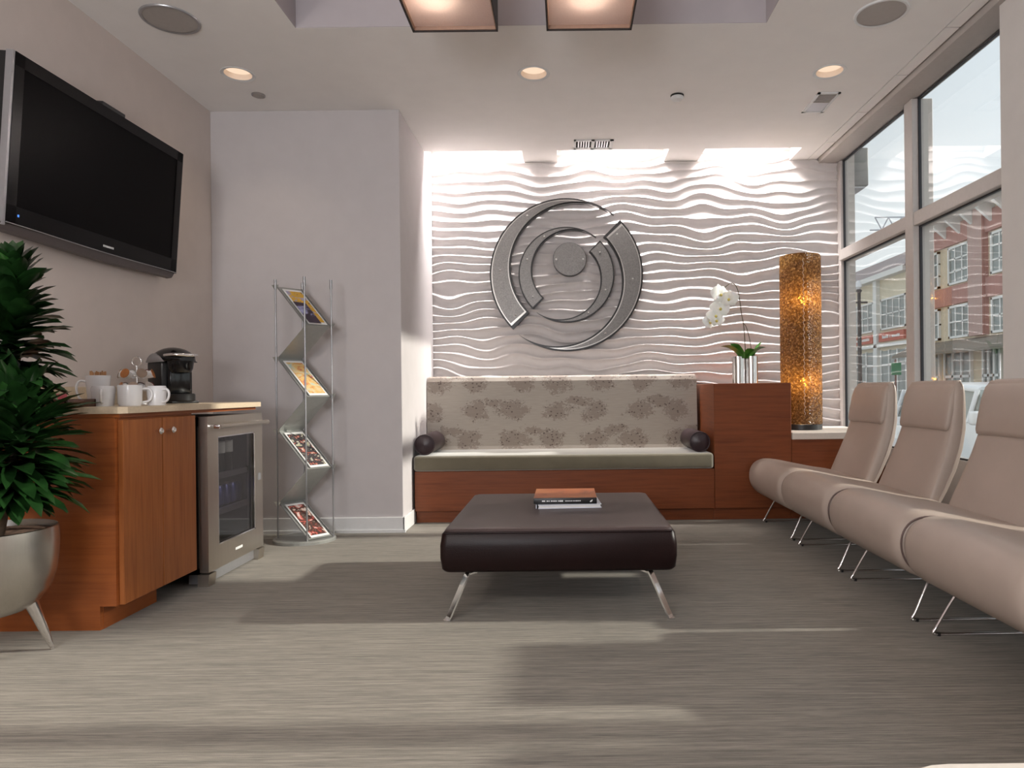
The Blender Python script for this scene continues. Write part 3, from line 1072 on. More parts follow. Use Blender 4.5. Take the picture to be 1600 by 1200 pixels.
def at(v, z, e=None, k=0.0):
    p = v + (e * k if e is not None else Vector((0, 0, 0)))
    return Vector((p.x, p.y, z))


def slab(a, b, c, d, th):
    """thick sheet through four corners"""
    n = (b - a).cross(d - a).normalized() * th
    return MB().loft([[a, b, c, d], [a + n, b + n, c + n, d + n]], smooth=False)


for i in range(4):
    ins = 0.008
    a, b = at(L, LZ[i], eL, ins), at(B, LZ[i], eL, -ins)
    c, d = at(RR, FZ[i], eF, -ins), at(F, FZ[i], eF, ins)
    sh = slab(a, b, c, d, 0.003).build('shelf', M['rack'], rk)
    if i < 3:
        a2, b2 = at(L, LZ[i + 1], eL, ins), at(B, LZ[i + 1], eL, -ins)
        slab(d, c, b2, a2, 0.003).build('back_panel', M['rack'], rk)
    # small pointed lips where the sheets fold past the poles
    lip = MB()
    w = (L - F).normalized() * 0.034
    lp = at(L, LZ[i])
    v0, v1, v2 = lp + w + Vector((0, 0, 0.012)), lp - w * 0.8 + Vector((0, 0, 0.010)), lp + Vector((0, 0, -0.032))
    nn = eL * 0.003
    lip.add([v0, v1, v2, v0 + nn, v1 + nn, v2 + nn], [(0, 1, 2), (5, 4, 3), (0, 3, 4, 1), (1, 4, 5, 2), (2, 5, 3, 0)])
    if i < 3:
        rp = at(RR, FZ[i])
        w = (RR - B).normalized() * 0.03
        v0, v1, v2 = rp + w + Vector((0, 0, 0.018)), rp - w + Vector((0, 0, 0.014)), rp + Vector((0, 0, -0.024))
        nn = eF * -0.003
        lip.add([v0, v1, v2, v0 + nn, v1 + nn, v2 + nn], [(0, 1, 2), (5, 4, 3), (0, 3, 4, 1), (1, 4, 5, 2), (2, 5, 3, 0)])
    lip.build('lip', M['rack'], rk)
    # raised side rims of the tray
    up = (b - a).cross(d - a).normalized()
    if up.z < 0:
        up = -up
    rim = MB().tube([a + up * 0.004, d + up * 0.004], 0.0045, 6).tube([b + up * 0.004, c + up * 0.004], 0.0045, 6)
    rim.build('tray_rim', M['rack_pole'], sh)

covers = [
    ('cover_yellow', [(0.30, (0.40, 0.38, 0.36)), (0.38, (0.34, 0.33, 0.50)), (0.44, (0.62, 0.36, 0.03)), (0.56, (0.58, 0.33, 0.05)), (0.60, (0.10, 0.07, 0.05)), (0.72, (0.45, 0.30, 0.10))], 11, 'magazine with a mostly yellow cover on the topmost rack tray'),
    ('cover_sand', [(0.34, (0.42, 0.55, 0.50)), (0.42, (0.66, 0.52, 0.30)), (0.53, (0.66, 0.40, 0.13)), (0.58, (0.55, 0.16, 0.12)), (0.64, (0.24, 0.27, 0.58)), (0.7, (0.7, 0.66, 0.6))], 13, 'sand coloured magazine on the second tray from the top'),
    ('cover_black', [(0.33, (0.62, 0.58, 0.48)), (0.40, (0.45, 0.10, 0.07)), (0.45, (0.06, 0.05, 0.05)), (0.56, (0.05, 0.045, 0.05)), (0.61, (0.55, 0.50, 0.40)), (0.7, (0.30, 0.33, 0.16))], 22, 'black and cream magazine on the third tray from the top'),
    ('cover_red', [(0.33, (0.62, 0.50, 0.46)), (0.41, (0.50, 0.08, 0.06)), (0.46, (0.12, 0.05, 0.04)), (0.55, (0.05, 0.035, 0.03)), (0.60, (0.55, 0.34, 0.28)), (0.7, (0.66, 0.60, 0.56))], 18, 'magazine with a dark figure photo cover on the lowest tray'),
]
for i, (nm, st, sc_, lab) in enumerate(covers):
    M[nm] = cover_mat(nm, st, sc_, (1, 1, 1.2), 0.25)
    a, b = at(L, LZ[i], eL, 0.02), at(B, LZ[i], eL, -0.02)
    c, d = at(RR, FZ[i], eF, -0.02), at(F, FZ[i], eF, 0.02)
    n = (b - a).cross(d - a).normalized()
    if n.z < 0:
        n = -n

    def pt(u, v):
        return a * (1 - u) * (1 - v) + b * u * (1 - v) + c * u * v + d * (1 - u) * v
    us, ue, v0_, v1_ = (0.06, 0.94, 0.08, 0.985)
    q = [pt(us, v0_) + n * 0.0045, pt(ue, v0_) + n * 0.0045, pt(ue, v1_) + n * 0.0045, pt(us, v1_) + n * 0.0045]
    mg = thing('magazine', lab, 'magazine', tuple(pt(0.5, 0.98)), 'magazines in the zigzag rack')
    MB().loft([q, [p + n * 0.005 for p in q]], smooth=False).build('pages', M['paper'], mg)
    q2 = [p + n * 0.0098 for p in (pt(us + 0.06, v0_ + 0.05), pt(ue - 0.06, v0_ + 0.05), pt(ue - 0.06, v1_ - 0.05), pt(us + 0.06, v1_ - 0.05))]
    MB().loft([q2, [p + n * 0.001 for p in q2]], smooth=False).build('cover', M[nm], mg)
    if i == 0:
        # a second title stands behind the first, only its lower band shows
        q3 = [pt(0.04, 0.44) + n * 0.013, pt(0.62, 0.46) + n * 0.013, pt(0.62, 0.99) + n * 0.013, pt(0.04, 0.99) + n * 0.013]
        m2 = thing('magazine', 'dark magazine with lilac strip leaning in front on the topmost rack tray', 'magazine', tuple(pt(0.4, 0.98)), 'magazines in the zigzag rack')
        MB().loft([q3, [p + n * 0.004 for p in q3]], smooth=False).build('pages', M['paper'], m2)
        M['cover_night'] = cover_mat('cover_night', [(0.3, (0.03, 0.02, 0.04)), (0.5, (0.05, 0.03, 0.05)), (0.62, (0.35, 0.35, 0.58)), (0.75, (0.5, 0.5, 0.62))], 9, (1, 1, 2))
        q4 = [p + n * 0.0042 for p in q3]
        MB().loft([q4, [p + n * 0.001 for p in q4]], smooth=False).build('cover', M['cover_night'], m2)

# ------------------------------------------------------------------ amber lamp and orchid on the console
lx, ly, lz = 1.857, 5.30, 0.634
lp_ = thing('amber_lamp', 'tall amber flaked cylinder lamp glowing on the cream ledge', 'lamp', (lx, ly, lz))
MB().lathe([(0.150, lz), (0.154, lz + 0.004), (0.154, lz + 0.042), (0.150, lz + 0.045)], (lx, ly, 0), 48).build('base', M['black'], lp_)
pr = []
for k in range(60):
    h = lz + 0.045 + (2.0 - lz - 0.045) * k / 59
    pr.append((0.156, h))
pr[-2:] = [(0.155, 1.985), (0.150, 1.997), (0.142, 2.0)]
MB().lathe(pr, (lx, ly, 0), 64, cap=False).build('shade', M['amber'], lp_)
M['chain'] = simple('pale_seam_stitch', (0.62, 0.52, 0.42), 0.4, 0.3)
st = [(lx - 0.030 + 0.006 * math.sin(k * 1.9), ly - 0.158, 0.75 + k * 0.0145) for k in range(84)]
MB().tube(st, 0.0016, 4).build('shade_seam', M['chain'], lp_)
MB().cyl((lx, ly, lz + 0.045), (lx, ly, 1.70), 0.008).build('inner_post', M['black'], lp_)
for z in (1.645, 1.005):
    MB().lathe([(0.0, -0.04), (0.022, -0.03), (0.03, 0.0), (0.022, 0.03), (0.0, 0.04)], (lx + 0.005, ly - 0.02, z), 16, cap=False).build('bulb', M['lamp_bulb'], lp_)
    light('amber_lamp_point', 'POINT', (lx + 0.004, ly - 0.08, z), 1.1, (1.0, 0.66, 0.30), size=0.02)

vx, vy, vz = 1.375, 5.15, 0.998
orc = thing('orchid_vase', 'white orchid in twin steel tubes on the cherry console', 'plant', (vx, vy, vz))
for s_ in (-1, 1):
    cx = vx + s_ * 0.049
    MB().lathe([(0.0, 0.03), (0.045, 0.03), (0.0455, 0.2), (0.048, 0.207), (0.0485, 0.2), (0.0485, 0.0), (0.0, 0.0)], (cx, vy, vz), 32, cap=False).build('vase_tube', M['steel_vase'], orc)
    MB().lathe([(0.0, 0.19), (0.045, 0.188)], (cx, vy, vz), 20, cap=False).build('moss', M['soil'], orc)


def leaf_strip(mb, base, az, elev, length, width, droop, n=7, fold=0.25, twist=0.0):
    """arching pointed leaf with a shallow fold along its midrib"""
    pos = Vector(base)
    d_az = Vector((math.cos(az), math.sin(az), 0))
    side = Vector((-math.sin(az), math.cos(az), 0))
    el = elev
    step = length / n
    rows = []
    for i in range(n + 1):
        s = i / n
        w = width * (0.45 + 1.1 * s) * (1 - s ** 2.2) if s < 1 else 0.0
        w = min(w, width * 0.62)
        dr = d_az * math.cos(el) + Vector((0, 0, 1)) * math.sin(el)
        up = -d_az * math.sin(el) + Vector((0, 0, 1)) * math.cos(el)
        sd = (side * math.cos(twist * s) + up * math.sin(twist * s))
        rows.append((pos + sd * w + up * w * fold, pos.copy(), pos - sd * w + up * w * fold))
        pos = pos + dr * step
        el -= droop / n * (0.4 + 1.2 * s)
    vs = [p for r in rows for p in r]
    fs = []
    for i in range(n):
        for k in range(2):
            fs.append((i * 3 + k, i * 3 + k + 1, i * 3 + 4 + k, i * 3 + 3 + k))
    # thin underside
    off = len(vs)
    vs2 = [Vector(p) + Vector((0, 0, -0.0006)) for p in vs]
    fs2 = [tuple(i + off for i in reversed(f)) for f in fs]
    mb.add(vs + vs2, fs + fs2, True)


def oleaf(base, az, elev, ln, w, droop):
    m = MB()
    leaf_strip(m, base, az, elev, ln, w, droop, 8, 0.3)
    return m


oleaf((vx - 0.03, vy - 0.01, vz + 0.19), R(185), R(48), 0.19, 0.095, 1.0).build('leaf', M['leaf_light'], orc, fix=False)
oleaf((vx - 0.04, vy - 0.03, vz + 0.19), R(200), R(68), 0.15, 0.085, 1.0).build('leaf', M['leaf_light'], orc, fix=False)
oleaf((vx + 0.03, vy - 0.02, vz + 0.19), R(-20), R(50), 0.15, 0.085, 0.9).build('leaf', M['leaf_light'], orc, fix=False)
oleaf((vx + 0.06, vy, vz + 0.19), R(8), R(62), 0.15, 0.055, 0.1).build('leaf', M['leaf_light'], orc, fix=False)
oleaf((vx + 0.02, vy - 0.03, vz + 0.19), R(-70), R(62), 0.11, 0.075, 1.3).build('leaf', M['leaf_light'], orc, fix=False)
s1 = spline([(vx + 0.005, vy, vz + 0.18), (vx - 0.002, vy, vz + 0.40), (vx - 0.025, vy, vz + 0.56), (vx - 0.045, vy - 0.01, vz + 0.69), (vx - 0.075, vy - 0.02, vz + 0.755), (vx - 0.12, vy - 0.03, vz + 0.76), (vx - 0.18, vy - 0.04, vz + 0.70), (vx - 0.22, vy - 0.05, vz + 0.60), (vx - 0.27, vy - 0.05, vz + 0.50)], 5)
MB().tube(s1, 0.0034, 6).build('flower_stem', M['stem'], orc)
s2 = spline([(vx + 0.055, vy, vz + 0.18), (vx + 0.045, vy, vz + 0.30), (vx + 0.018, vy, vz + 0.42), (vx - 0.004, vy, vz + 0.46)], 5)
MB().tube(s2, 0.0028, 6).build('support_stick', M['stem'], orc)
rnd = random.Random(5)
for (fx, fz, sz, face) in ((1.165, 1.668, 0.088, 25), (1.232, 1.632, 0.074, -30), (1.170, 1.562, 0.082, 8), (1.128, 1.505, 0.070, 20), (1.082, 1.462, 0.066, 30), (1.140, 1.470, 0.055, -20)):
    fr_ = MB()
    cx = Vector((fx, vy - 0.085 - rnd.random() * 0.03, fz))
    yaw = R(face + rnd.uniform(-12, 12))
    q_ = Matrix.Rotation(yaw, 3, 'Z') @ Matrix.Rotation(R(rnd.uniform(-14, 6)), 3, 'X')
    for k, (ang, ln, wd) in enumerate(((90, 0.9, 0.42), (15, 1.0, 0.62), (165, 1.0, 0.62), (-48, 0.85, 0.40), (-132, 0.85, 0.40))):
        a = R(ang + rnd.uniform(-5, 5))
        rows = []
        for i in range(6):
            s = i / 5
            w = sz * wd * math.sin(PI * (0.12 + 0.86 * s)) ** 0.8
            r_ = sz * ln * s
            yo = -0.012 * math.sin(PI * s) + 0.010 * s
            c0 = Vector((math.cos(a) * r_, yo - k * 0.0012, math.sin(a) * r_))
            sdv = Vector((-math.sin(a), 0, math.cos(a)))
            rows.append((c0 + sdv * w + Vector((0, 0.006, 0)), c0, c0 - sdv * w + Vector((0, 0.006, 0))))
        vs = [cx + q_ @ p for r_ in rows for p in r_]
        fs = [(i * 3 + j, i * 3 + j + 1, i * 3 + 4 + j, i * 3 + 3 + j) for i in range(5) for j in range(2)]
        fr_.add(vs, fs, True)
    fo = fr_.build('flower', M['petal'], orc, fix=False)
    hc = cx + q_ @ Vector((0, -0.014, -0.006))
    MB().lathe([(0.0, -0.012), (0.009, -0.006), (0.011, 0.002), (0.006, 0.010), (0.0, 0.012)], tuple(hc), 10, cap=False).build('flower_heart', M['petal_heart'], fo)

# ------------------------------------------------------------------ lounge chairs along the window
def make_chair(y, label):
    t = thing('lounge_chair', label, 'chair', (1.70, y, 0), 'taupe leather lounge chairs along the window')
    W = 0.716
    # seat: one teardrop section swept sideways and pinched at both ends
    prof = spline([(1.312, 0.335), (1.322, 0.278), (1.355, 0.228), (1.42, 0.190), (1.52, 0.182), (1.66, 0.205), (1.82, 0.245), (1.93, 0.285), (1.955, 0.335), (1.90, 0.372), (1.76, 0.396), (1.62, 0.425), (1.50, 0.450), (1.415, 0.455), (1.355, 0.432), (1.322, 0.388)], 3, closed=True)
    cx, cz = 1.60, 0.315
    rings = []
    for s in (-1, -0.992, -0.975, -0.95, -0.91, -0.85, -0.6, -0.3, 0, 0.3, 0.6, 0.85, 0.91, 0.95, 0.975, 0.992, 1):
        e = 1 - abs(s)
        k = 1 - 0.10 * max(0, 1 - e / 0.13) ** 2.2
        kz = 1 - 0.16 * max(0, 1 - e / 0.13) ** 2.2
        rings.append([(cx + (p[0] - cx) * k, y + s * W / 2, cz + (p[1] - cz) * kz) for p in prof])
    st_ = MB().loft(rings).build('seat', M['taupe_leather'], t)
    sx = MB()
    k, kz = 0.928, 0.885
    sx.tube([(cx + (p[0] - cx) * k, y - 0.995 * W / 2, cz + (p[1] - cz) * kz) for p in prof], 0.0042, 6, closed=True)
    sx.build('seat_piping', M['seam'], st_)
    # backrest
    front = [(1.872, 0.345), (1.905, 0.43), (1.945, 0.53), (1.985, 0.63), (2.018, 0.735), (2.036, 0.83), (2.048, 0.92), (2.058, 0.965), (2.070, 0.985)]
    rear = [(1.945, 0.315), (2.000, 0.41), (2.056, 0.52), (2.096, 0.63), (2.118, 0.735), (2.122, 0.83), (2.120, 0.92), (2.112, 0.965), (2.098, 0.986)]
    hw = [0.292, 0.290, 0.283, 0.273, 0.262, 0.254, 0.249, 0.243, 0.225]

    def bring(fp, rp, h, seg=28, ex=0.38):
        out = []
        c = ((fp[0] + rp[0]) / 2, (fp[1] + rp[1]) / 2)
        dx, dz = (rp[0] - fp[0]) / 2, (rp[1] - fp[1]) / 2
        for k in range(seg):
            a = 2 * PI * k / seg
            u = math.copysign(abs(math.cos(a)) ** ex, math.cos(a))
            w_ = math.copysign(abs(math.sin(a)) ** ex, math.sin(a))
            # wings: the sides curl forward a little
            f = u * dx - 0.012 * w_ ** 2 * (1 if u < 0 else 0.3)
            out.append((c[0] + f, y + w_ * h, c[1] + u * dz))
        return out
    bk_ = MB().loft([bring(f, r_, h) for f, r_, h in zip(front, rear, hw)]).build('backrest', M['taupe_leather'], t)
    # headrest pad
    hp = []
    for (z, fo, h, th) in ((0.722, 0.006, 0.225, 0.012), (0.728, -0.010, 0.243, 0.03), (0.75, -0.020, 0.249, 0.05), (0.82, -0.023, 0.249, 0.06), (0.90, -0.019, 0.245, 0.06), (0.955, -0.010, 0.239, 0.05), (0.980, 0.004, 0.229, 0.035), (0.992, 0.022, 0.212, 0.02)):
        # x of the backrest front at this height
        for i in range(len(front) - 1):
            if front[i][1] <= z <= front[i + 1][1] or i == len(front) - 2:
                tt = (z - front[i][1]) / (front[i + 1][1] - front[i][1])
                fx = front[i][0] + (front[i + 1][0] - front[i][0]) * min(1, max(0, tt))
                break
        hp.append(bring((fx + fo, z), (fx + fo + th, z), h, ex=0.42))
    MB().loft(hp).build('headrest', M['taupe_leather'], t)
    for s in (-1, 1):
        pts = [((f[0] * 0.42 + r_[0] * 0.58), y + s * (h + 0.0008), (f[1] * 0.42 + r_[1] * 0.58)) for f, r_, h in zip(front, rear, hw)]
        MB().tube(spline(pts, 3), 0.0035, 6).build('piping', M['taupe_leather'], bk_)
    # wire sled legs
    for s in (-1, 1):
        yl = y + s * 0.292
        pth = spline([(1.50, yl - s * 0.02, 0.190), (1.462, yl - s * 0.01, 0.120), (1.418, yl, 0.034), (1.405, yl, 0.013), (1.425, yl, 0.006), (1.60, yl, 0.006), (1.86, yl, 0.006), (1.90, yl, 0.012), (1.895, yl, 0.04), (1.85, yl, 0.15), (1.83, yl - s * 0.01, 0.255)], 5)
        lg = MB().tube(pth, 0.0058, 8).build('leg', M['chrome'], t)
        MB().lathe([(0.008, 0.0), (0.0085, 0.012)], (1.425, yl, 0), 10).build('glide', M['black'], lg)
    return t


labs = ['taupe leather lounge chair at the end of the row, touching the cherry credenza',
        'taupe leather lounge chair second from the credenza, in front of the mullion',
        'taupe leather lounge chair third from the credenza, beside the window edge',
        'taupe leather lounge chair fourth from the credenza, only its seat and legs showing',
        'taupe leather lounge chair fifth from the credenza, only a sliver of seat showing']
ys_ = [4.518, 3.785, 3.04, 2.295, 1.55]
ch0 = make_chair(ys_[0], labs[0])
for y, lb in zip(ys_[1:], labs[1:]):
    c_ = copy_tree(ch0)
    c_.location = (1.70, y, 0)
    c_['label'] = lb

# cream table edge close to the camera
ct = thing('side_table', 'pale cream tabletop edge at the bottom corner near the lounge chairs', 'table', (0.86, 0.68, 0))
tp = []
for (zz, g) in ((0.395, 0.004), (0.399, 0.0), (0.417, 0.0), (0.421, 0.004)):
    ring = []
    for (cx, cy, a0) in ((1.16, 0.53, -90), (1.16, 0.843, 0), (0.54, 0.843, 90), (0.54, 0.53, 180)):
        for k in range(8):
            a = R(a0 + 90 * k / 7)
            ring.append((cx + (0.12 - g) * math.cos(a), cy + (0.12 - g) * math.sin(a), zz))
    tp.append(ring)
MB().loft(tp, smooth=False).build('tabletop', M['cream_pale'], ct)
MB().cyl((0.86, 0.68, 0.015), (0.86, 0.68, 0.395), 0.03).build('post', M['chrome'], ct)
MB().lathe([(0.2, 0), (0.2, 0.008), (0.04, 0.02)], (0.86, 0.68, 0), 32).build('foot', M['chrome'], ct)

# ------------------------------------------------------------------ television
tv = thing('television', 'large black flat television tilted on the beige wall', 'television', (LX, 3.40, 2.02))
ty0, ty1, th_, tz = 2.794, 4.012, 0.745, 2.397
# local frame: origin at top front edge, w = down direction leaning to the wall
tilt = math.atan2(0.054, 0.745)
dn = Vector((-math.sin(tilt), 0, -math.cos(tilt)))
nr = Vector((math.cos(tilt), 0, -math.sin(tilt)))


def T(y, d, o):
    """y along the wall, d down the screen, o out of the screen"""
    p = Vector((-2.27, y, tz)) + dn * d + nr * o
    return (p.x, p.y, p.z)


def tvbox(a, b, d0, d1, o0, o1):
    return MB().loft([[T(a, d0, o0), T(b, d0, o0), T(b, d1, o0), T(a, d1, o0)], [T(a, d0, o1), T(b, d0, o1), T(b, d1, o1), T(a, d1, o1)]], smooth=False)


tvbox(ty0, ty1, 0, th_ - 0.03, -0.075, -0.012).build('cabinet', M['black'], tv)
bz = MB()
for (a, b, d0, d1) in ((ty0, ty0 + 0.05, 0, th_ - 0.03), (ty1 - 0.05, ty1, 0, th_ - 0.03), (ty0, ty1, 0, 0.055), (ty0, ty1, th_ - 0.11, th_ - 0.03)):
    q = tvbox(a, b, d0, d1, -0.014, 0.0)
    bz.add(q.v, q.f)
bz.build('bezel', M['tv_black'], tv)
tvbox(ty0 + 0.05, ty1 - 0.05, 0.055, th_ - 0.11, -0.014, -0.004).build('screen', M['screen'], tv)
tvbox(ty0 - 0.014, ty0, 0.0, th_ - 0.02, -0.030, -0.002).build('side_trim', M['silver'], tv)
tvbox(ty1, ty1 + 0.010, 0.0, th_ - 0.03, -0.030, -0.002).build('side_trim', M['black_gloss'], tv)
# bowed speaker lip under the screen
lipr = []
for k in range(21):
    s = k / 20
    y = ty0 - 0.014 + (ty1 - ty0 + 0.014) * s
    sag = 0.030 + 0.012 * math.sin(PI * s) * math.sin(PI * s)
    lipr.append([T(y, th_ - 0.032, -0.006), T(y, th_ - 0.032 + sag, -0.022), T(y, th_ - 0.026 + sag, -0.050), T(y, th_ - 0.032, -0.070)])
MB().loft(lipr, smooth=False).build('speaker_lip', M['tv_lip'], tv)
ln_ = [T(ty0 + (ty1 - ty0) * k / 20, th_ - 0.034 + 0.006 * math.sin(PI * k / 20) ** 2, 0.001) for k in range(21)]
MB().tube(ln_, 0.0025, 5).build('lower_trim', M['silver'], tv)
tvbox(3.345, 3.515, -0.028, 0.0, -0.062, -0.020).build('sensor_bar', M['black'], tv)
mk = MB()
for k in range(7):
    q = tvbox(3.382 + k * 0.0115, 3.390 + k * 0.0115, th_ - 0.066, th_ - 0.056, 0.0, 0.001)
    mk.add(q.v, q.f)
mk.build('logo', M['white_mark'], tv)
tvbox(2.852, 2.860, th_ - 0.078, th_ - 0.068, 0.0, 0.001).build('power_light', M['led_blue'], tv)
MB().box(LX + 0.002, -2.335, 3.15, 3.65, 1.85, 2.20).build('wall_bracket', M['black'], tv)

# ------------------------------------------------------------------ coffee counter
CT = 0.912
cab = thing('base_cabinet', 'cherry wood two-door base cabinet under the coffee counter', 'cabinet', (-2.1, 3.0, 0))
MB().box(LX + 0.004, -1.842, 2.765, 3.305, 0.098, 0.868).build('carcass', M['wood'], cab)
MB().box(LX + 0.004, -1.91, 2.762, 3.12, 0, 0.1).build('plinth', M['wood'], cab)
MB().prism([(LX + 0.004, 0.0), (-1.912, 0.0), (-1.912, 0.098), (-1.845, 0.098), (-1.845, 0.868), (LX + 0.004, 0.868)], 'Y', 2.745, 2.766).build('end_panel', M['wood'], cab)
for (a, b, kn) in ((2.762, 3.030, 2.985), (3.034, 3.303, 3.080)):
    d_ = MB().box(-1.843, -1.822, a, b, 0.099, 0.858, 0.0015, 1, smooth=False).build('door', M['wood_v'], cab)
    MB().lathe([(0.006, 0.0), (0.006, 0.012), (0.014, 0.018), (0.015, 0.024), (0.010, 0.030), (0.0, 0.031)], (-1.822, kn, 0.800), 16, axis='X', cap=False).build('knob', M['chrome'], d_)
wt = thing('countertop', 'cream laminate countertop on the beige wall side holding the coffee things', 'countertop', (-2.1, 3.35, CT - 0.027))
wtp = [(LX + 0.004, 2.735), (-1.825, 2.735), (-1.80, 2.76), (-1.80, 3.965), (LX + 0.004, 3.965)]
MB().prism(wtp, 'Z', CT - 0.027, CT).build('slab', M['cream'], wt)
MB().box(LX + 0.006, -1.826, 2.747, 3.955, CT - 0.043, CT - 0.027).build('wood_rail', M['wood'], wt)
tag(MB().box(LX, LX + 0.018, 2.74, 3.965, CT, CT + 0.092, 0.002, 1, smooth=False).build('backsplash', M['cream']), 'low cream upstand along the wall behind the mugs', 'backsplash')

fr = thing('wine_fridge', 'stainless undercounter drinks fridge with a glass door', 'fridge', (-2.1, 3.65, 0))
fb = MB().box(LX + 0.02, LX + 0.05, 3.35, 3.955, 0.06, 0.845).box(LX + 0.02, -1.838, 3.35, 3.375, 0.06, 0.845).box(LX + 0.02, -1.838, 3.93, 3.955, 0.06, 0.845).box(LX + 0.02, -1.838, 3.35, 3.955, 0.06, 0.09).box(LX + 0.02, -1.838, 3.35, 3.955, 0.80, 0.845)
fb.build('cabinet', M['black'], fr)
# door ring with a glass field
dr = MB()
DX0, DX1 = -1.838, -1.792
for (a, b, c, d) in ((3.356, 3.458, 0.068, 0.848), (3.866, 3.960, 0.068, 0.848), (3.458, 3.866, 0.068, 0.186), (3.458, 3.866, 0.742, 0.848)):
    dr.box(DX0, DX1, a, b, c, d)
door = dr.build('door', M['steel'], fr)
MB().box(DX1 - 0.012, DX1 - 0.010, 3.458, 3.866, 0.186, 0.742).build('glass', M['fridge_glass'], door)
gf = MB()
for (a, b, c, d) in ((3.458, 3.464, 0.186, 0.742), (3.858, 3.866, 0.186, 0.742), (3.458, 3.866, 0.186, 0.192), (3.458, 3.866, 0.736, 0.742)):
    gf.box(DX1 - 0.009, DX1 - 0.002, a, b, c, d)
gf.build('glass_trim', M['chrome'], door)
MB().tube([(-1.748, 3.385, 0.797), (-1.748, 3.935, 0.797)], 0.012, 12).build('handle', M['steel'], door)
for yy in (3.395, 3.925):
    MB().box(-1.793, -1.745, yy - 0.012, yy + 0.012, 0.786, 0.808, 0.003).build('handle_bracket', M['chrome'], door)
MB().box(-1.7925, -1.7905, 3.90, 3.935, 0.46, 0.50).build('lock', M['silver'], door)
mk = MB()
for k in range(6):
    mk.box(DX1, DX1 + 0.0012, 3.630 + k * 0.013, 3.640 + k * 0.013, 0.118, 0.131)
mk.build('logo', M['white_mark'], door)
MB().box(-1.90, -1.815, 3.37, 3.95, 0.008, 0.060).build('kick_grille', M['silver'], fr)
for (a, b) in ((3.34, 3.41), (3.885, 3.955)):
    MB().prism([(-1.84, 0.0), (-1.790, 0.0), (-1.782, 0.062), (-1.84, 0.062)], 'Y', a, b).build('foot', M['steel'], fr)
for z in (0.33, 0.52):
    s_ = MB().box(-2.38, -1.87, 3.39, 3.92, z, z + 0.006).build('shelf', M['void'], fr)
    MB().box(-1.872, -1.850, 3.39, 3.92, z - 0.012, z + 0.018).build('shelf_edge', M['silver'], s_)
rb = random.Random(3)
M['bottle'] = simple('dark_bottle', (0.015, 0.03, 0.02), 0.1, var=0.1)
M['bottle_label'] = simple('pale_bottle_label', (0.85, 0.88, 0.82), 0.5, var=0.05)
M['can_blue'] = simple('blue_can', (0.10, 0.11, 0.32), 0.3, 0.4, var=0.05)
for k, (y, z, h_, lab) in enumerate(((3.70, 0.527, 0.21, 'dark bottle on the upper fridge shelf nearest the cabinet doors'), (3.785, 0.527, 0.21, 'dark bottle on the upper fridge shelf next to the door lock side'))):
    b_ = thing('bottle', lab, 'bottle', (-1.90, y, z), 'bottles in the drinks fridge')
    MB().lathe([(0.03, 0.0), (0.032, 0.006), (0.032, h_ * 0.86), (0.014, h_ * 0.93), (0.012, h_)], (-1.915, y, z), 16).build('body', M['bottle'], b_)
    MB().lathe([(0.0328, h_ * 0.52), (0.0328, h_ * 0.84)], (-1.915, y, z), 16, cap=False).build('bottle_label', M['bottle_label'], b_)
for k in range(4):
    b_ = thing('drink_can', 'blue drink can on the lower fridge shelf, ' + ['first from the cabinet doors', 'second from the cabinet doors', 'third from the cabinet doors', 'fourth from the cabinet doors'][k], 'can', (-1.905, 3.675 + k * 0.07, 0.349), 'cans in the drinks fridge')
    y = 3.675 + k * 0.07
    MB().lathe([(0.024, 0.0), (0.032, 0.008), (0.032, 0.10), (0.026, 0.112)], (-1.912, y, 0.349), 16).build('body', M['can_blue'], b_)
    MB().lathe([(0.0265, 0.110), (0.0265, 0.115), (0.022, 0.112)], (-1.912, y, 0.349), 16).build('lid', M['silver'], b_)

# coffee maker
cm = thing('coffee_maker', 'black single-cup coffee maker with silver lid on the counter', 'coffee maker', (-2.18, 3.72, CT))
yaw = Matrix.Rotation(R(-33), 4, 'Z')
cmo = Vector((-2.165, 3.72, CT))


def cmw(mb):
    for i, p in enumerate(mb.v):
        q = yaw @ Vector((p[0], p[1], p[2]))
        mb.v[i] = (q.x + cmo.x, q.y + cmo.y, q.z + cmo.z)
    return mb


# x forward (spout side), y sideways
cmw(MB().box(-0.125, 0.03, -0.085, 0.085, 0.012, 0.232, 0.012)).build('body', M['black'], cm)
cmw(MB().box(-0.10, 0.115, -0.072, 0.072, 0.0, 0.014, 0.003)).build('base', M['black'], cm)
cmw(MB().box(0.01, 0.066, -0.058, 0.058, 0.05, 0.215, 0.010)).build('front_column', M['black_gloss'], cm)
cmw(MB().lathe([(0.060, 0.012), (0.064, 0.016), (0.064, 0.048), (0.058, 0.054)], (0.078, 0, 0), 24)).build('drip_tray', M['black'], cm)
cmw(MB().lathe([(0.052, 0.170), (0.062, 0.190), (0.068, 0.235), (0.070, 0.268)], (0.062, 0, 0), 28)).build('brew_head', M['black_gloss'], cm)
lid = []
for k in range(15):
    s = k / 14
    x = -0.135 + 0.268 * s
    top = 0.238 + 0.080 * math.sin(PI * (0.10 + 0.80 * s)) ** 0.8 - 0.016 * s
    h_ = 0.086 * (1 - 0.5 * abs(2 * s - 1) ** 4) * (1 - 0.12 * s)
    ring = []
    for j in range(13):
        a = PI * j / 12
        ring.append((x, h_ * math.cos(a), 0.232 + (top - 0.232) * math.sin(a) ** 0.6))
    lid.append(ring)
lm = MB()
lm.loft(lid)
cmw(lm).build('lid', M['black_gloss'], cm)
sd_ = MB()
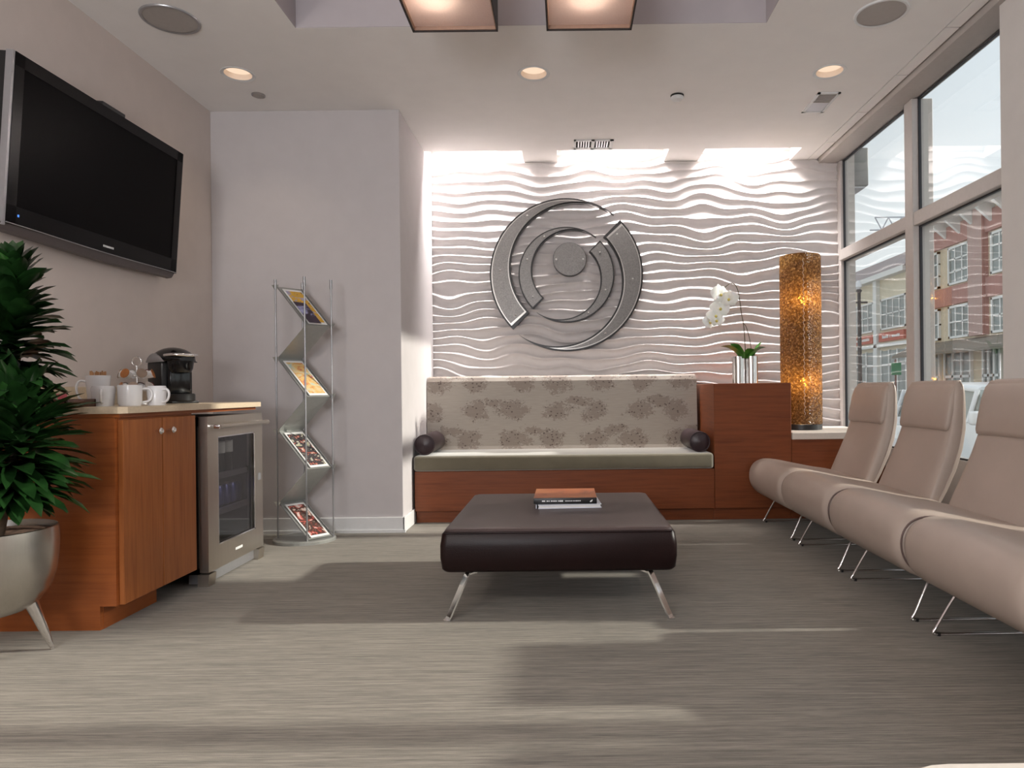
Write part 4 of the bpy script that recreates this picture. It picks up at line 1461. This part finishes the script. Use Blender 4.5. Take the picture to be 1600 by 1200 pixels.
for s in (-1, 1):
    r0, r1 = [], []
    for k in range(16):
        t = k / 15
        x = -0.128 + 0.20 * t
        r0.append((x, s * 0.0865, 0.226))
        r1.append((x, s * (0.0865 - 0.012 * math.sin(PI * min(1, t * 1.1))), 0.2275 + 0.056 * math.sin(PI * t ** 0.72) * (1 - 0.35 * t)))
    n_ = len(r0)
    vs = r0 + r1 + [(p[0], p[1] + s * 0.003, p[2]) for p in r0 + r1]
    fs = [(i, i + 1, n_ + i + 1, n_ + i) for i in range(n_ - 1)] + [(2 * n_ + i, 2 * n_ + i + 1, 3 * n_ + i + 1, 3 * n_ + i) for i in range(n_ - 1)]
    fs += [(n_ + i, n_ + i + 1, 3 * n_ + i + 1, 3 * n_ + i) for i in range(n_ - 1)] + [(i, i + 1, 2 * n_ + i + 1, 2 * n_ + i) for i in range(n_ - 1)]
    sd_.add(vs, fs, True)
cmw(sd_).build('side_flash', M['silver'], cm)
hd = spline([(0.05, -0.076, 0.262), (0.115, -0.062, 0.264), (0.142, 0.0, 0.262), (0.115, 0.062, 0.264), (0.05, 0.076, 0.262)], 6)
cmw(MB().tube(hd, 0.0085, 8)).build('lid_handle', M['chrome'], cm)


def mug(x, y, h, r0, r1, rot, label, upside=False, grp='white mugs on the counter'):
    t = thing('mug', label, 'mug', (x, y, CT), grp)
    pr = [(0.0, 0.006), (r0 * 0.85, 0.006), (r1 - 0.004, h - 0.002), (r1, h), (r1 + 0.0005, h - 0.003), (r0, 0.012), (r0 - 0.006, 0.0), (0.0, 0.0)]
    if upside:
        pr = [(r, h - z) for (r, z) in pr]
    MB().lathe(pr, (x, y, CT), 32, cap=False).build('cup', M['white_china'], t)
    rm = (r0 + r1) / 2
    a = R(rot)
    pts = []
    for (d, z) in ((-0.004, 0.80), (0.022, 0.82), (0.036, 0.66), (0.036, 0.42), (0.024, 0.22), (-0.004, 0.16)):
        rr = rm + d + ((r1 - r0) * (z - 0.5) if not upside else (r0 - r1) * (z - 0.5))
        pts.append((x + rr * math.cos(a), y + rr * math.sin(a), CT + h * z))
    MB().tube(spline(pts, 5), 0.0052, 8).build('handle', M['white_china'], t)
    return t


mug(-1.965, 3.03, 0.094, 0.047, 0.048, 40, 'white mug standing in front of the pod carousel')
mug(-1.905, 3.13, 0.090, 0.042, 0.036, -20, 'white mug with handle towards the coffee maker', True)
mug(-2.065, 3.00, 0.090, 0.048, 0.040, -62, 'white upturned mug between the tall cup and the others', True)
mug(-2.150, 3.09, 0.140, 0.040, 0.049, 205, 'tall white cup filled with wooden stirrers')
M['stirrer'] = simple('pale_stirrer_wood', (0.50, 0.26, 0.12), 0.7, var=0.2)
rs = random.Random(8)
for k in range(26):
    a = rs.uniform(0, 2 * PI)
    rr = 0.0335 * math.sqrt(rs.random())
    x, y = -2.150 + rr * math.cos(a), 3.09 + rr * math.sin(a)
    s_ = MB().box(x - 0.004, x + 0.004, y - 0.001, y + 0.001, CT + 0.01, CT + 0.158 + rs.uniform(-0.005, 0.004), rot=Matrix.Rotation(rs.uniform(-0.6, 0.6), 4, 'Z')).build('stirrer', M['stirrer'])
    tag(s_, 'thin wooden stirrer standing in the tall white cup', 'stirrer', 'stirrers in the tall cup')

# pod carousel
px_, py_ = -2.215, 3.47
pc = thing('pod_carousel', 'chrome wire coffee pod carousel behind the white mugs', 'pod holder', (px_, py_, CT))
MB().lathe([(0.07, 0), (0.07, 0.008), (0.01, 0.012)], (px_, py_, CT), 28).build('base', M['chrome'], pc)
MB().cyl((px_, py_, CT), (px_, py_, CT + 0.20), 0.004).build('post', M['chrome'], pc)
lo = [(px_ + 0.024 * math.cos(2 * PI * k / 24), py_, CT + 0.222 + 0.024 * math.sin(2 * PI * k / 24)) for k in range(24)]
MB().tube(lo, 0.0032, 6, closed=True).build('ring_handle', M['chrome'], pc)
pod_cols = [(0.42, 0.16, 0.05), (0.30, 0.22, 0.17), (0.40, 0.36, 0.33), (0.16, 0.035, 0.03), (0.10, 0.03, 0.028), (0.20, 0.13, 0.11)]
wordc = ['orange', 'tan', 'pale grey', 'red', 'dark red', 'brown']
for lv, z in enumerate((CT + 0.155, CT + 0.088)):
    for k in range(6):
        a = R(k * 60 + 20 + lv * 30)
        x, y = px_ + 0.062 * math.cos(a), py_ + 0.062 * math.sin(a)
        ci = (k + 3 * lv) % 6 if lv else [0, 3, 2, 1, 0, 1][k]
        key = 'pod%d' % ci
        if key not in M:
            M[key] = simple(wordc[ci].replace(' ', '_') + '_pod_foil', pod_cols[ci], 0.3, 0.2, var=0.15)
        d = Vector((math.cos(a), math.sin(a), 0.35)).normalized()
        c0 = Vector((x, y, z)) - d * 0.022
        pd = thing('coffee_pod', wordc[ci] + ' lidded coffee pod on the %s ring of the carousel' % ('upper' if lv == 0 else 'lower'), 'coffee pod', tuple(c0), 'coffee pods on the carousel')
        MB().tube([c0, c0 + d * 0.034], [0.015, 0.021], 14).build('cup', M['white_china'], pd)
        MB().tube([c0 + d * 0.034, c0 + d * 0.037], [0.025, 0.025], 14).build('foil', M[key], pd)
    rg = [(px_ + 0.045 * math.cos(2 * PI * k / 24), py_ + 0.045 * math.sin(2 * PI * k / 24), z - 0.008) for k in range(24)]
    MB().tube(rg, 0.0028, 6, closed=True).build('wire_ring', M['chrome'], pc)

# tray with sachets
tr = thing('serving_tray', 'brown wooden tray holding sachets on the counter behind the plant', 'tray', (-2.22, 2.92, CT))
MB().box(-2.39, -2.055, 2.765, 2.94, CT, CT + 0.008, 0.002).build('bottom', M['tray_wood'], tr)
rmb = MB()
for (a, b, c, d) in ((-2.39, -2.055, 2.765, 2.775), (-2.39, -2.055, 2.93, 2.94), (-2.39, -2.38, 2.765, 2.94), (-2.065, -2.055, 2.765, 2.94)):
    rmb.box(a, b, c, d, CT + 0.004, CT + 0.034, 0.002, 1)
rmb.build('rim', M['tray_wood'], tr)
M['sachet_pink'] = simple('pink_sachet', (0.62, 0.10, 0.13), 0.5)
M['sachet_blue'] = simple('pale_blue_sachet', (0.42, 0.52, 0.66), 0.5)
M['sachet_black'] = simple('black_sachet', (0.02, 0.02, 0.02), 0.5)
sdx = [('pink', -2.20), ('pink', -2.186), ('pink', -2.172), ('pink', -2.158), ('black', -2.115), ('black', -2.10), ('blue', -2.37), ('blue', -2.355), ('blue', -2.34), ('blue', -2.325)]
for k, (cn, x) in enumerate(sdx):
    s_ = thing('sachet', {'pink': 'pink paper sachet standing in the brown tray', 'black': 'black sachet lying at the tray corner by the tall cup', 'blue': 'pale blue paper sachet at the plant side of the tray'}[cn], 'sachet', (x, 2.865, CT + 0.008), cn + ' sachets in the tray')
    hh = 0.056 if cn != 'black' else 0.03
    MB().loft([[(x - 0.0045, 2.825, CT + 0.008), (x + 0.0045, 2.825, CT + 0.008), (x + 0.0045, 2.905, CT + 0.008), (x - 0.0045, 2.905, CT + 0.008)], [(x - 0.006, 2.825, CT + 0.03), (x + 0.006, 2.825, CT + 0.03), (x + 0.006, 2.905, CT + 0.03), (x - 0.006, 2.905, CT + 0.03)], [(x - 0.001, 2.825, CT + hh), (x + 0.001, 2.825, CT + hh), (x + 0.001, 2.905, CT + hh), (x - 0.001, 2.905, CT + hh)]], smooth=False).build('packet', M['sachet_' + cn], s_)

# ------------------------------------------------------------------ potted dracaena
qx, qy = -2.085, 2.43
pp = thing('potted_dracaena', 'bushy dark green dracaena in a steel tripod pot beside the cabinet', 'plant', (qx, qy, 0))
pot = MB().lathe([(0.0, 0.165), (0.06, 0.168), (0.105, 0.182), (0.145, 0.212), (0.175, 0.258), (0.192, 0.315), (0.199, 0.38), (0.200, 0.44), (0.198, 0.480), (0.194, 0.482), (0.193, 0.44), (0.19, 0.40)], (qx, qy, 0), 56, cap=False).build('pot', M['steel_pot'], pp)
MB().lathe([(0.0, 0.462), (0.10, 0.466), (0.192, 0.458)], (qx, qy, 0), 40, cap=False).build('soil', M['soil'], pp)
for a in (42, 162, 282):
    c, s = math.cos(R(a)), math.sin(R(a))
    MB().tube([(qx + 0.105 * c, qy + 0.105 * s, 0.215), (qx + 0.150 * c, qy + 0.150 * s, 0.08), (qx + 0.176 * c, qy + 0.176 * s, 0.0)], [0.024, 0.015, 0.006], 14).build('leg', M['chrome'], pp)
cr = random.Random(21)
tall = spline([(-2.10, 2.43, 0.45), (-2.085, 2.44, 0.70), (-2.045, 2.45, 0.95), (-2.02, 2.45, 1.20), (-2.01, 2.45, 1.36)], 5)
MB().tube(tall, 0.016, 8).build('cane', M['bark'], pp)
low = spline([(-2.03, 2.40, 0.45), (-2.00, 2.40, 0.60), (-1.965, 2.40, 0.80), (-1.96, 2.40, 0.88)], 5)
MB().tube(low, 0.014, 8).build('cane', M['bark'], pp)


def rosette(path, z0_, z1_, n, lmin, lmax, wd, seed):
    g = random.Random(seed)
    mb = MB()
    for k in range(n):
        s = k / (n - 1)
        z = z0_ + (z1_ - z0_) * s
        # position on the cane at this height
        best = min(path, key=lambda p: abs(p.z - z))
        az = k * 2.39996 + g.uniform(-0.3, 0.3)
        el = R(-6 + 80 * s ** 2.2 + g.uniform(-15, 15))
        ln = g.uniform(lmin, lmax) * (1.0 if s < 0.75 else 0.85)
        leaf_strip(mb, (best.x, best.y, z), az, el, ln, wd * g.uniform(0.85, 1.15), g.uniform(0.5, 1.15) * (1.1 - s * 0.7), 6, 0.3, g.uniform(-0.5, 0.5))
    return mb


rosette(tall, 0.90, 1.385, 250, 0.14, 0.215, 0.044, 4).build('upper_foliage', M['leaf'], pp, fix=False)
rosette(low, 0.60, 0.92, 280, 0.17, 0.28, 0.036, 9).build('lower_foliage', M['leaf'], pp, fix=False)
fresh = MB()
for k in range(9):
    leaf_strip(fresh, (-1.955 + cr.uniform(-0.02, 0.02), 2.39, 0.87), cr.uniform(0, 6.28), R(cr.uniform(58, 85)), cr.uniform(0.12, 0.18), 0.034, 0.4, 6, 0.3)
for k in range(8):
    leaf_strip(fresh, (-2.01 + cr.uniform(-0.02, 0.02), 2.44, 1.34), cr.uniform(0, 6.28), R(cr.uniform(55, 80)), cr.uniform(0.12, 0.16), 0.036, 0.4, 6, 0.3)
fresh.build('young_leaves', leafmat('young_leaf', (0.008, 0.036, 0.006), (0.026, 0.11, 0.016)), pp, fix=False)

# ------------------------------------------------------------------ street outside
SZ = -0.45
tag(MB().box(2.5, 60, -20, 110, SZ - 0.2, SZ).build('street', simple('asphalt', (0.16, 0.16, 0.165), 0.9, var=0.2, scale=30)), kind='structure')
tag(MB().box(2.5, 3.9, -20, 110, SZ, SZ + 0.13).build('sidewalk', simple('concrete_walk', (0.40, 0.39, 0.37), 0.9, var=0.1, scale=8)), kind='structure')
tag(MB().box(13.4, 16.0, -20, 110, SZ, SZ + 0.13).build('sidewalk_across', simple('concrete_walk_across', (0.40, 0.39, 0.37), 0.9, var=0.1, scale=8)), kind='structure')
# own facade running on past the corner
tag(MB().box(2.38, 2.47, 6.05, 7.2, SZ, 5.0).build('wall_outside', M['frame']), kind='structure')
sb = thing('facade_box', 'dark grey box fixed outside at the upper corner of the window', 'wall box', (2.47, 6.0, 2.74))
MB().box(2.405, 2.635, 5.80, 6.04, 2.70, 3.03, 0.01).build('housing', simple('grey_metal_box', (0.16, 0.17, 0.17), 0.5, var=0.1), sb)
MB().box(2.43, 2.61, 5.82, 6.02, 2.685, 2.702).build('lens', M['silver'], sb)
MB().box(2.39, 2.41, 5.85, 6.0, 2.80, 2.98).build('bracket', M['void'], sb)

stucco = simple('cream_stucco', (0.72, 0.64, 0.49), 0.9, var=0.06, scale=3)
stucco2 = simple('sand_stucco', (0.68, 0.57, 0.42), 0.9, var=0.06, scale=3)


def brick():
    t = NT('red_brick')
    b = t.n('TexBrick')
    b.inputs['Scale'].default_value = 6.0
    b.inputs['Color1'].default_value = (0.44, 0.19, 0.155, 1)
    b.inputs['Color2'].default_value = (0.38, 0.16, 0.13, 1)
    b.inputs['Mortar'].default_value = (0.50, 0.42, 0.38, 1)
    mp = t.n('Mapping')
    mp.inputs['Rotation'].default_value = (0, R(90), 0)
    t.l(t.co(), b.inputs['Vector'])
    t.bsdf(b.outputs[0], 0.9)
    return t.m


brickm = brick()
trimw = simple('white_stone_trim', (0.80, 0.79, 0.76), 0.8, var=0.05)
mansard = simple('brown_roof', (0.36, 0.30, 0.29), 0.9, var=0.15, scale=5)
wglass = simple('street_window_glass', (0.20, 0.23, 0.22), 0.15, var=0.4, scale=0.6)
BXF = 16.0


def facade_window(par, y0_, y1_, z0_, z1_, cols, rows, th=0.09):
    f = MB()
    f.box(BXF - 0.10, BXF + 0.05, y0_, y0_ + th, z0_, z1_).box(BXF - 0.10, BXF + 0.05, y1_ - th, y1_, z0_, z1_)
    f.box(BXF - 0.10, BXF + 0.05, y0_, y1_, z0_, z0_ + th).box(BXF - 0.10, BXF + 0.05, y0_, y1_, z1_ - th, z1_)
    for k in range(1, cols):
        y = y0_ + (y1_ - y0_) * k / cols
        f.box(BXF - 0.08, BXF + 0.03, y - 0.03, y + 0.03, z0_, z1_)
    for k in range(1, rows):
        z = z0_ + (z1_ - z0_) * k / rows
        f.box(BXF - 0.08, BXF + 0.03, y0_, y1_, z - 0.03, z + 0.03)
    w = f.build('window', trimw, par)
    MB().box(BXF - 0.05, BXF - 0.02, y0_ + 0.02, y1_ - 0.02, z0_ + 0.02, z1_ - 0.02).build('window_pane', wglass, w)


bA = thing('shop_building', 'cream two-storey shop building across the street seen through the lower window by the lamp', 'building', (BXF, 36, SZ))
MB().box(BXF, 24, 31.0, 62, SZ, 6.55).build('wall', stucco, bA)
MB().prism([(BXF - 0.4, 6.55), (BXF + 1.2, 7.75), (24, 7.75), (24, 6.55)], 'Y', 31.0, 62).build('roof', mansard, bA)
MB().box(BXF - 0.4, BXF, 31.0, 62, 6.35, 6.6).build('cornice', trimw, bA)
for (a, b) in ((31.4, 33.9), (34.7, 37.3), (38.1, 40.7), (41.5, 44.5)):
    facade_window(bA, a, b, 3.80, 5.35, 4, 2)
    w = MB()
    w.box(BXF - 0.06, BXF - 0.01, a, b, 0.1, 2.75)
    sw = w.build('shop_window', wglass, bA)
    f = MB()
    for k in range(4):
        y = a + (b - a) * k / 3
        f.box(BXF - 0.1, BXF, y - 0.05, y + 0.05, 0.0, 2.8)
    f.box(BXF - 0.1, BXF, a, b, 2.0, 2.1)
    f.build('shop_frame', trimw, sw)
M['sign_red'] = simple('orange_red_sign', (0.50, 0.10, 0.055), 0.6, var=0.05)
for (a, b) in ((31.5, 34.0), (34.7, 37.6)):
    sg = MB().box(BXF - 0.14, BXF, a, b, 3.22, 3.66).build('sign_board', M['sign_red'], bA)
    lt = MB()
    k = a + 0.35
    rr = random.Random(int(a * 10))
    while k < b - 0.4:
        w_ = rr.uniform(0.07, 0.13)
        lt.box(BXF - 0.16, BXF - 0.14, k, k + w_, 3.37, 3.37 + rr.uniform(0.10, 0.16))
        k += w_ + rr.choice((0.04, 0.04, 0.05, 0.14))
    lt.build('sign_lettering', trimw, sg)
for y in (34.3, 37.7, 41.1):
    MB().box(BXF - 0.2, BXF, y - 0.18, y + 0.18, SZ, 6.4).build('pilaster', trimw, bA)
MB().box(BXF - 0.2, BXF, 31.0, 62, 2.95, 3.12).build('ledge', trimw, bA)

bB = thing('brick_building', 'brick and sand coloured three-storey building across the street beyond the lounge chairs', 'building', (BXF, 25, SZ))
MB().box(BXF, 24, 15, 30.9, SZ, 7.9).build('wall', stucco2, bB)
for (a, b) in ((25.35, 26.25), (21.2, 22.1), (29.9, 30.9)):
    MB().box(BXF - 0.25, BXF, a, b, 2.9, 7.9).build('brick_pier', brickm, bB)
MB().box(BXF - 0.12, BXF, 15, 30.9, 4.30, 5.05).build('brick_band', brickm, bB)
MB().box(BXF - 0.12, BXF, 15, 30.9, 6.75, 7.55).build('brick_band', brickm, bB)
for (a, b) in ((23.6, 25.1), (26.45, 27.9), (28.6, 29.8), (18.5, 20.5)):
    facade_window(bB, a, b, 5.12, 6.68, 3, 3)
    facade_window(bB, a, b, 2.92, 4.25, 3, 2)
co = MB().box(BXF - 0.9, BXF + 0.3, 15, 30.9, 7.75, 7.98).build('cornice', trimw, bB)
for k in range(15):
    y = 16 + k
    MB().prism([(BXF - 0.85, 7.75), (BXF, 7.75), (BXF, 7.1), (BXF - 0.12, 7.1)], 'Y', y - 0.07, y + 0.07).build('cornice_bracket', trimw, co)
MB().prism([(BXF - 1.0, 2.35), (BXF, 2.85), (BXF, 2.6), (BXF - 1.0, 2.25)], 'Y', 15, 30.9).build('awning', simple('taupe_awning', (0.24, 0.21, 0.17), 0.9), bB)
for (a, b) in ((18, 20.5), (21.5, 24.0), (24.6, 25.6), (26.4, 28.2), (28.6, 30.4)):
    w = MB().box(BXF - 0.06, BXF - 0.01, a, b, 0.0, 2.3).build('shop_window', wglass, bB)
    f = MB()
    for k in range(4):
        y = a + (b - a) * k / 3
        f.box(BXF - 0.12, BXF, y - 0.05, y + 0.05, -0.1, 2.35)
    f.box(BXF - 0.12, BXF, a, b, 1.3, 1.4)
    f.build('shop_frame', trimw, w)
rl = MB()
for k in range(8):
    y = 22.5 + k * 1.1
    rl.tube([(BXF + 0.6, y, 7.98), (BXF + 0.6, y, 8.55)], 0.03, 5).tube([(BXF + 0.6, y, 8.55), (BXF + 0.6, y + 1.1, 8.0)], 0.025, 5)
rl.tube([(BXF + 0.6, 22.0, 8.55), (BXF + 0.6, 30.8, 8.55)], 0.03, 5)
rl.build('roof_railing', simple('grey_railing', (0.25, 0.26, 0.27), 0.6), bB)

cn = thing('tower_crane', 'distant lattice crane jib in the white sky above the rail', 'crane', (46.0, 100, SZ))
M['crane'] = simple('grey_crane', (0.42, 0.45, 0.50), 0.7)
jb = MB()
zc = 26.2
ptsb = []
for k in range(7):
    x = 46.3 + k * 2.0
    ptsb.append(x)
    if k < 6:
        jb.tube([(x, 100, zc), (x + 1.0, 100, zc - 1.9)], 0.10, 5).tube([(x + 1.0, 100, zc - 1.9), (x + 2.0, 100, zc)], 0.10, 5)
jb.tube([(46.3, 100, zc), (58.3, 100, zc)], 0.12, 5).tube([(45.5, 100, zc - 1.9), (58.3, 100, zc - 1.9)], 0.12, 5)
jb.build('jib', M['crane'], cn)
MB().box(57.4, 58.8, 99.3, 100.7, SZ, zc).build('mast', M['crane'], cn)

sl = thing('street_lamp', 'black post street lamp with white globe across the street', 'street lamp', (9.0, 20.55, SZ + 0.0))
MB().lathe([(0.14, SZ), (0.14, SZ + 0.3), (0.07, SZ + 0.6), (0.05, 3.85), (0.09, 3.9), (0.06, 3.95)], (9.0, 20.55, 0), 14).build('post', M['black'], sl)
MB().tube([(8.75, 20.55, 3.55), (9.25, 20.55, 3.55)], 0.03, 6).build('arm', M['black'], sl)
MB().lathe([(0.05, 3.95), (0.10, 4.02), (0.09, 4.14), (0.03, 4.22)], (8.98, 20.55, 0), 14).build('globe', M['white_china'], sl)
ss = thing('street_sign', 'small green street sign on a thin pole by the far kerb', 'sign', (13.7, 27.9, SZ + 0.13))
MB().cyl((13.7, 27.9, SZ + 0.13), (13.7, 27.9, 2.1), 0.04).build('pole', simple('rusty_pole', (0.22, 0.10, 0.08), 0.8), ss)
MB().box(13.5, 13.9, 27.82, 27.86, 1.45, 1.95).build('plate', simple('green_plate', (0.03, 0.28, 0.13), 0.5), ss)

tr_ = thing('street_tree', 'small street tree on the pavement outside, beyond the pier', 'tree', (8.0, 3.0, SZ))  # put in out of view to break up the sun on the cabinet doors
MB().tube(spline([(8.0, 3.0, SZ), (8.02, 3.02, 1.6), (8.0, 3.0, 3.4), (8.05, 3.05, 5.2)], 4), 0.045, 8).build('trunk', M['bark'], tr_)
tg = random.Random(77)
tl = MB()
for k in range(620):
    while True:
        q = Vector((tg.uniform(-1, 1), tg.uniform(-1, 1), tg.uniform(-1, 1)))
        if q.length < 1:
            break
    p = Vector((8.0 + q.x * 0.55, 3.0 + q.y * 0.42, 4.75 + q.z * 0.85))
    leaf_strip(tl, p, tg.uniform(0, 6.28), tg.uniform(-0.8, 0.8), 0.15, 0.055, 0.5, 3, 0.2)
tl.build('crown', M['leaf'], tr_, fix=False)

# parked white car at the near kerb
car = thing('car', 'white car parked at the kerb just outside the window behind the chairs', 'car', (5.6, 8.4, SZ))
sec = [(6.3, 0.35, 0.62, 0.62), (6.45, 0.30, 0.82, 0.82), (7.3, 0.28, 0.95, 0.95), (7.5, 0.28, 0.98, 1.02), (8.1, 0.28, 0.98, 1.40), (8.9, 0.28, 0.98, 1.46), (9.7, 0.28, 0.98, 1.40), (10.4, 0.28, 1.0, 1.05), (10.7, 0.32, 0.95, 0.95), (10.8, 0.4, 0.75, 0.75)]
cw = simple('white_car_paint', (0.74, 0.76, 0.78), 0.2, var=0.02)
body, cabn = [], []
for (y, zb, zm, zt2) in sec:
    hwid = 0.86 if 6.4 < y < 10.75 else 0.72
    body.append([(5.6 - hwid * 0.96, y, SZ + zb), (5.6 - hwid, y, SZ + zb + 0.25), (5.6 - hwid * 0.95, y, SZ + zm), (5.6 + hwid * 0.95, y, SZ + zm), (5.6 + hwid, y, SZ + zb + 0.25), (5.6 + hwid * 0.96, y, SZ + zb)])
    if zt2 > zm + 0.02:
        cabn.append((y, zm, zt2))
MB().loft(body, smooth=False).build('body', cw, car)
cg = MB().loft([[(5.6 - 0.80, y, SZ + zm - 0.02), (5.6 - 0.64, y, SZ + z2 - 0.04), (5.6 + 0.64, y, SZ + z2 - 0.04), (5.6 + 0.80, y, SZ + zm - 0.02)] for (y, zm, z2) in cabn], smooth=False)
cg.build('window_glass', wglass, car)
MB().loft([[(5.6 - 0.68, y, SZ + z2 - 0.06), (5.6 - 0.58, y, SZ + z2), (5.6 + 0.58, y, SZ + z2), (5.6 + 0.68, y, SZ + z2 - 0.06)] for (y, zm, z2) in cabn if z2 > 1.2], smooth=True).build('roof', cw, car)
for yy in (8.0, 8.85, 9.75):
    MB().tube([(5.6 - 0.815, yy, SZ + 0.97), (5.6 - 0.665, yy + 0.05, SZ + 1.36)], 0.03, 5).build('pillar', cw, car)
MB().box(4.62, 4.80, 7.62, 7.74, SZ + 0.96, SZ + 1.12, 0.03).build('mirror', cw, car)
for yy in (7.1, 9.95):
    for xx in (4.76, 6.28):
        wh = MB().lathe([(0.20, 0), (0.33, 0.02), (0.34, 0.10), (0.33, 0.16), (0.2, 0.17)], (xx, yy, SZ + 0.34), 24, axis='X').build('wheel', M['black'], car)
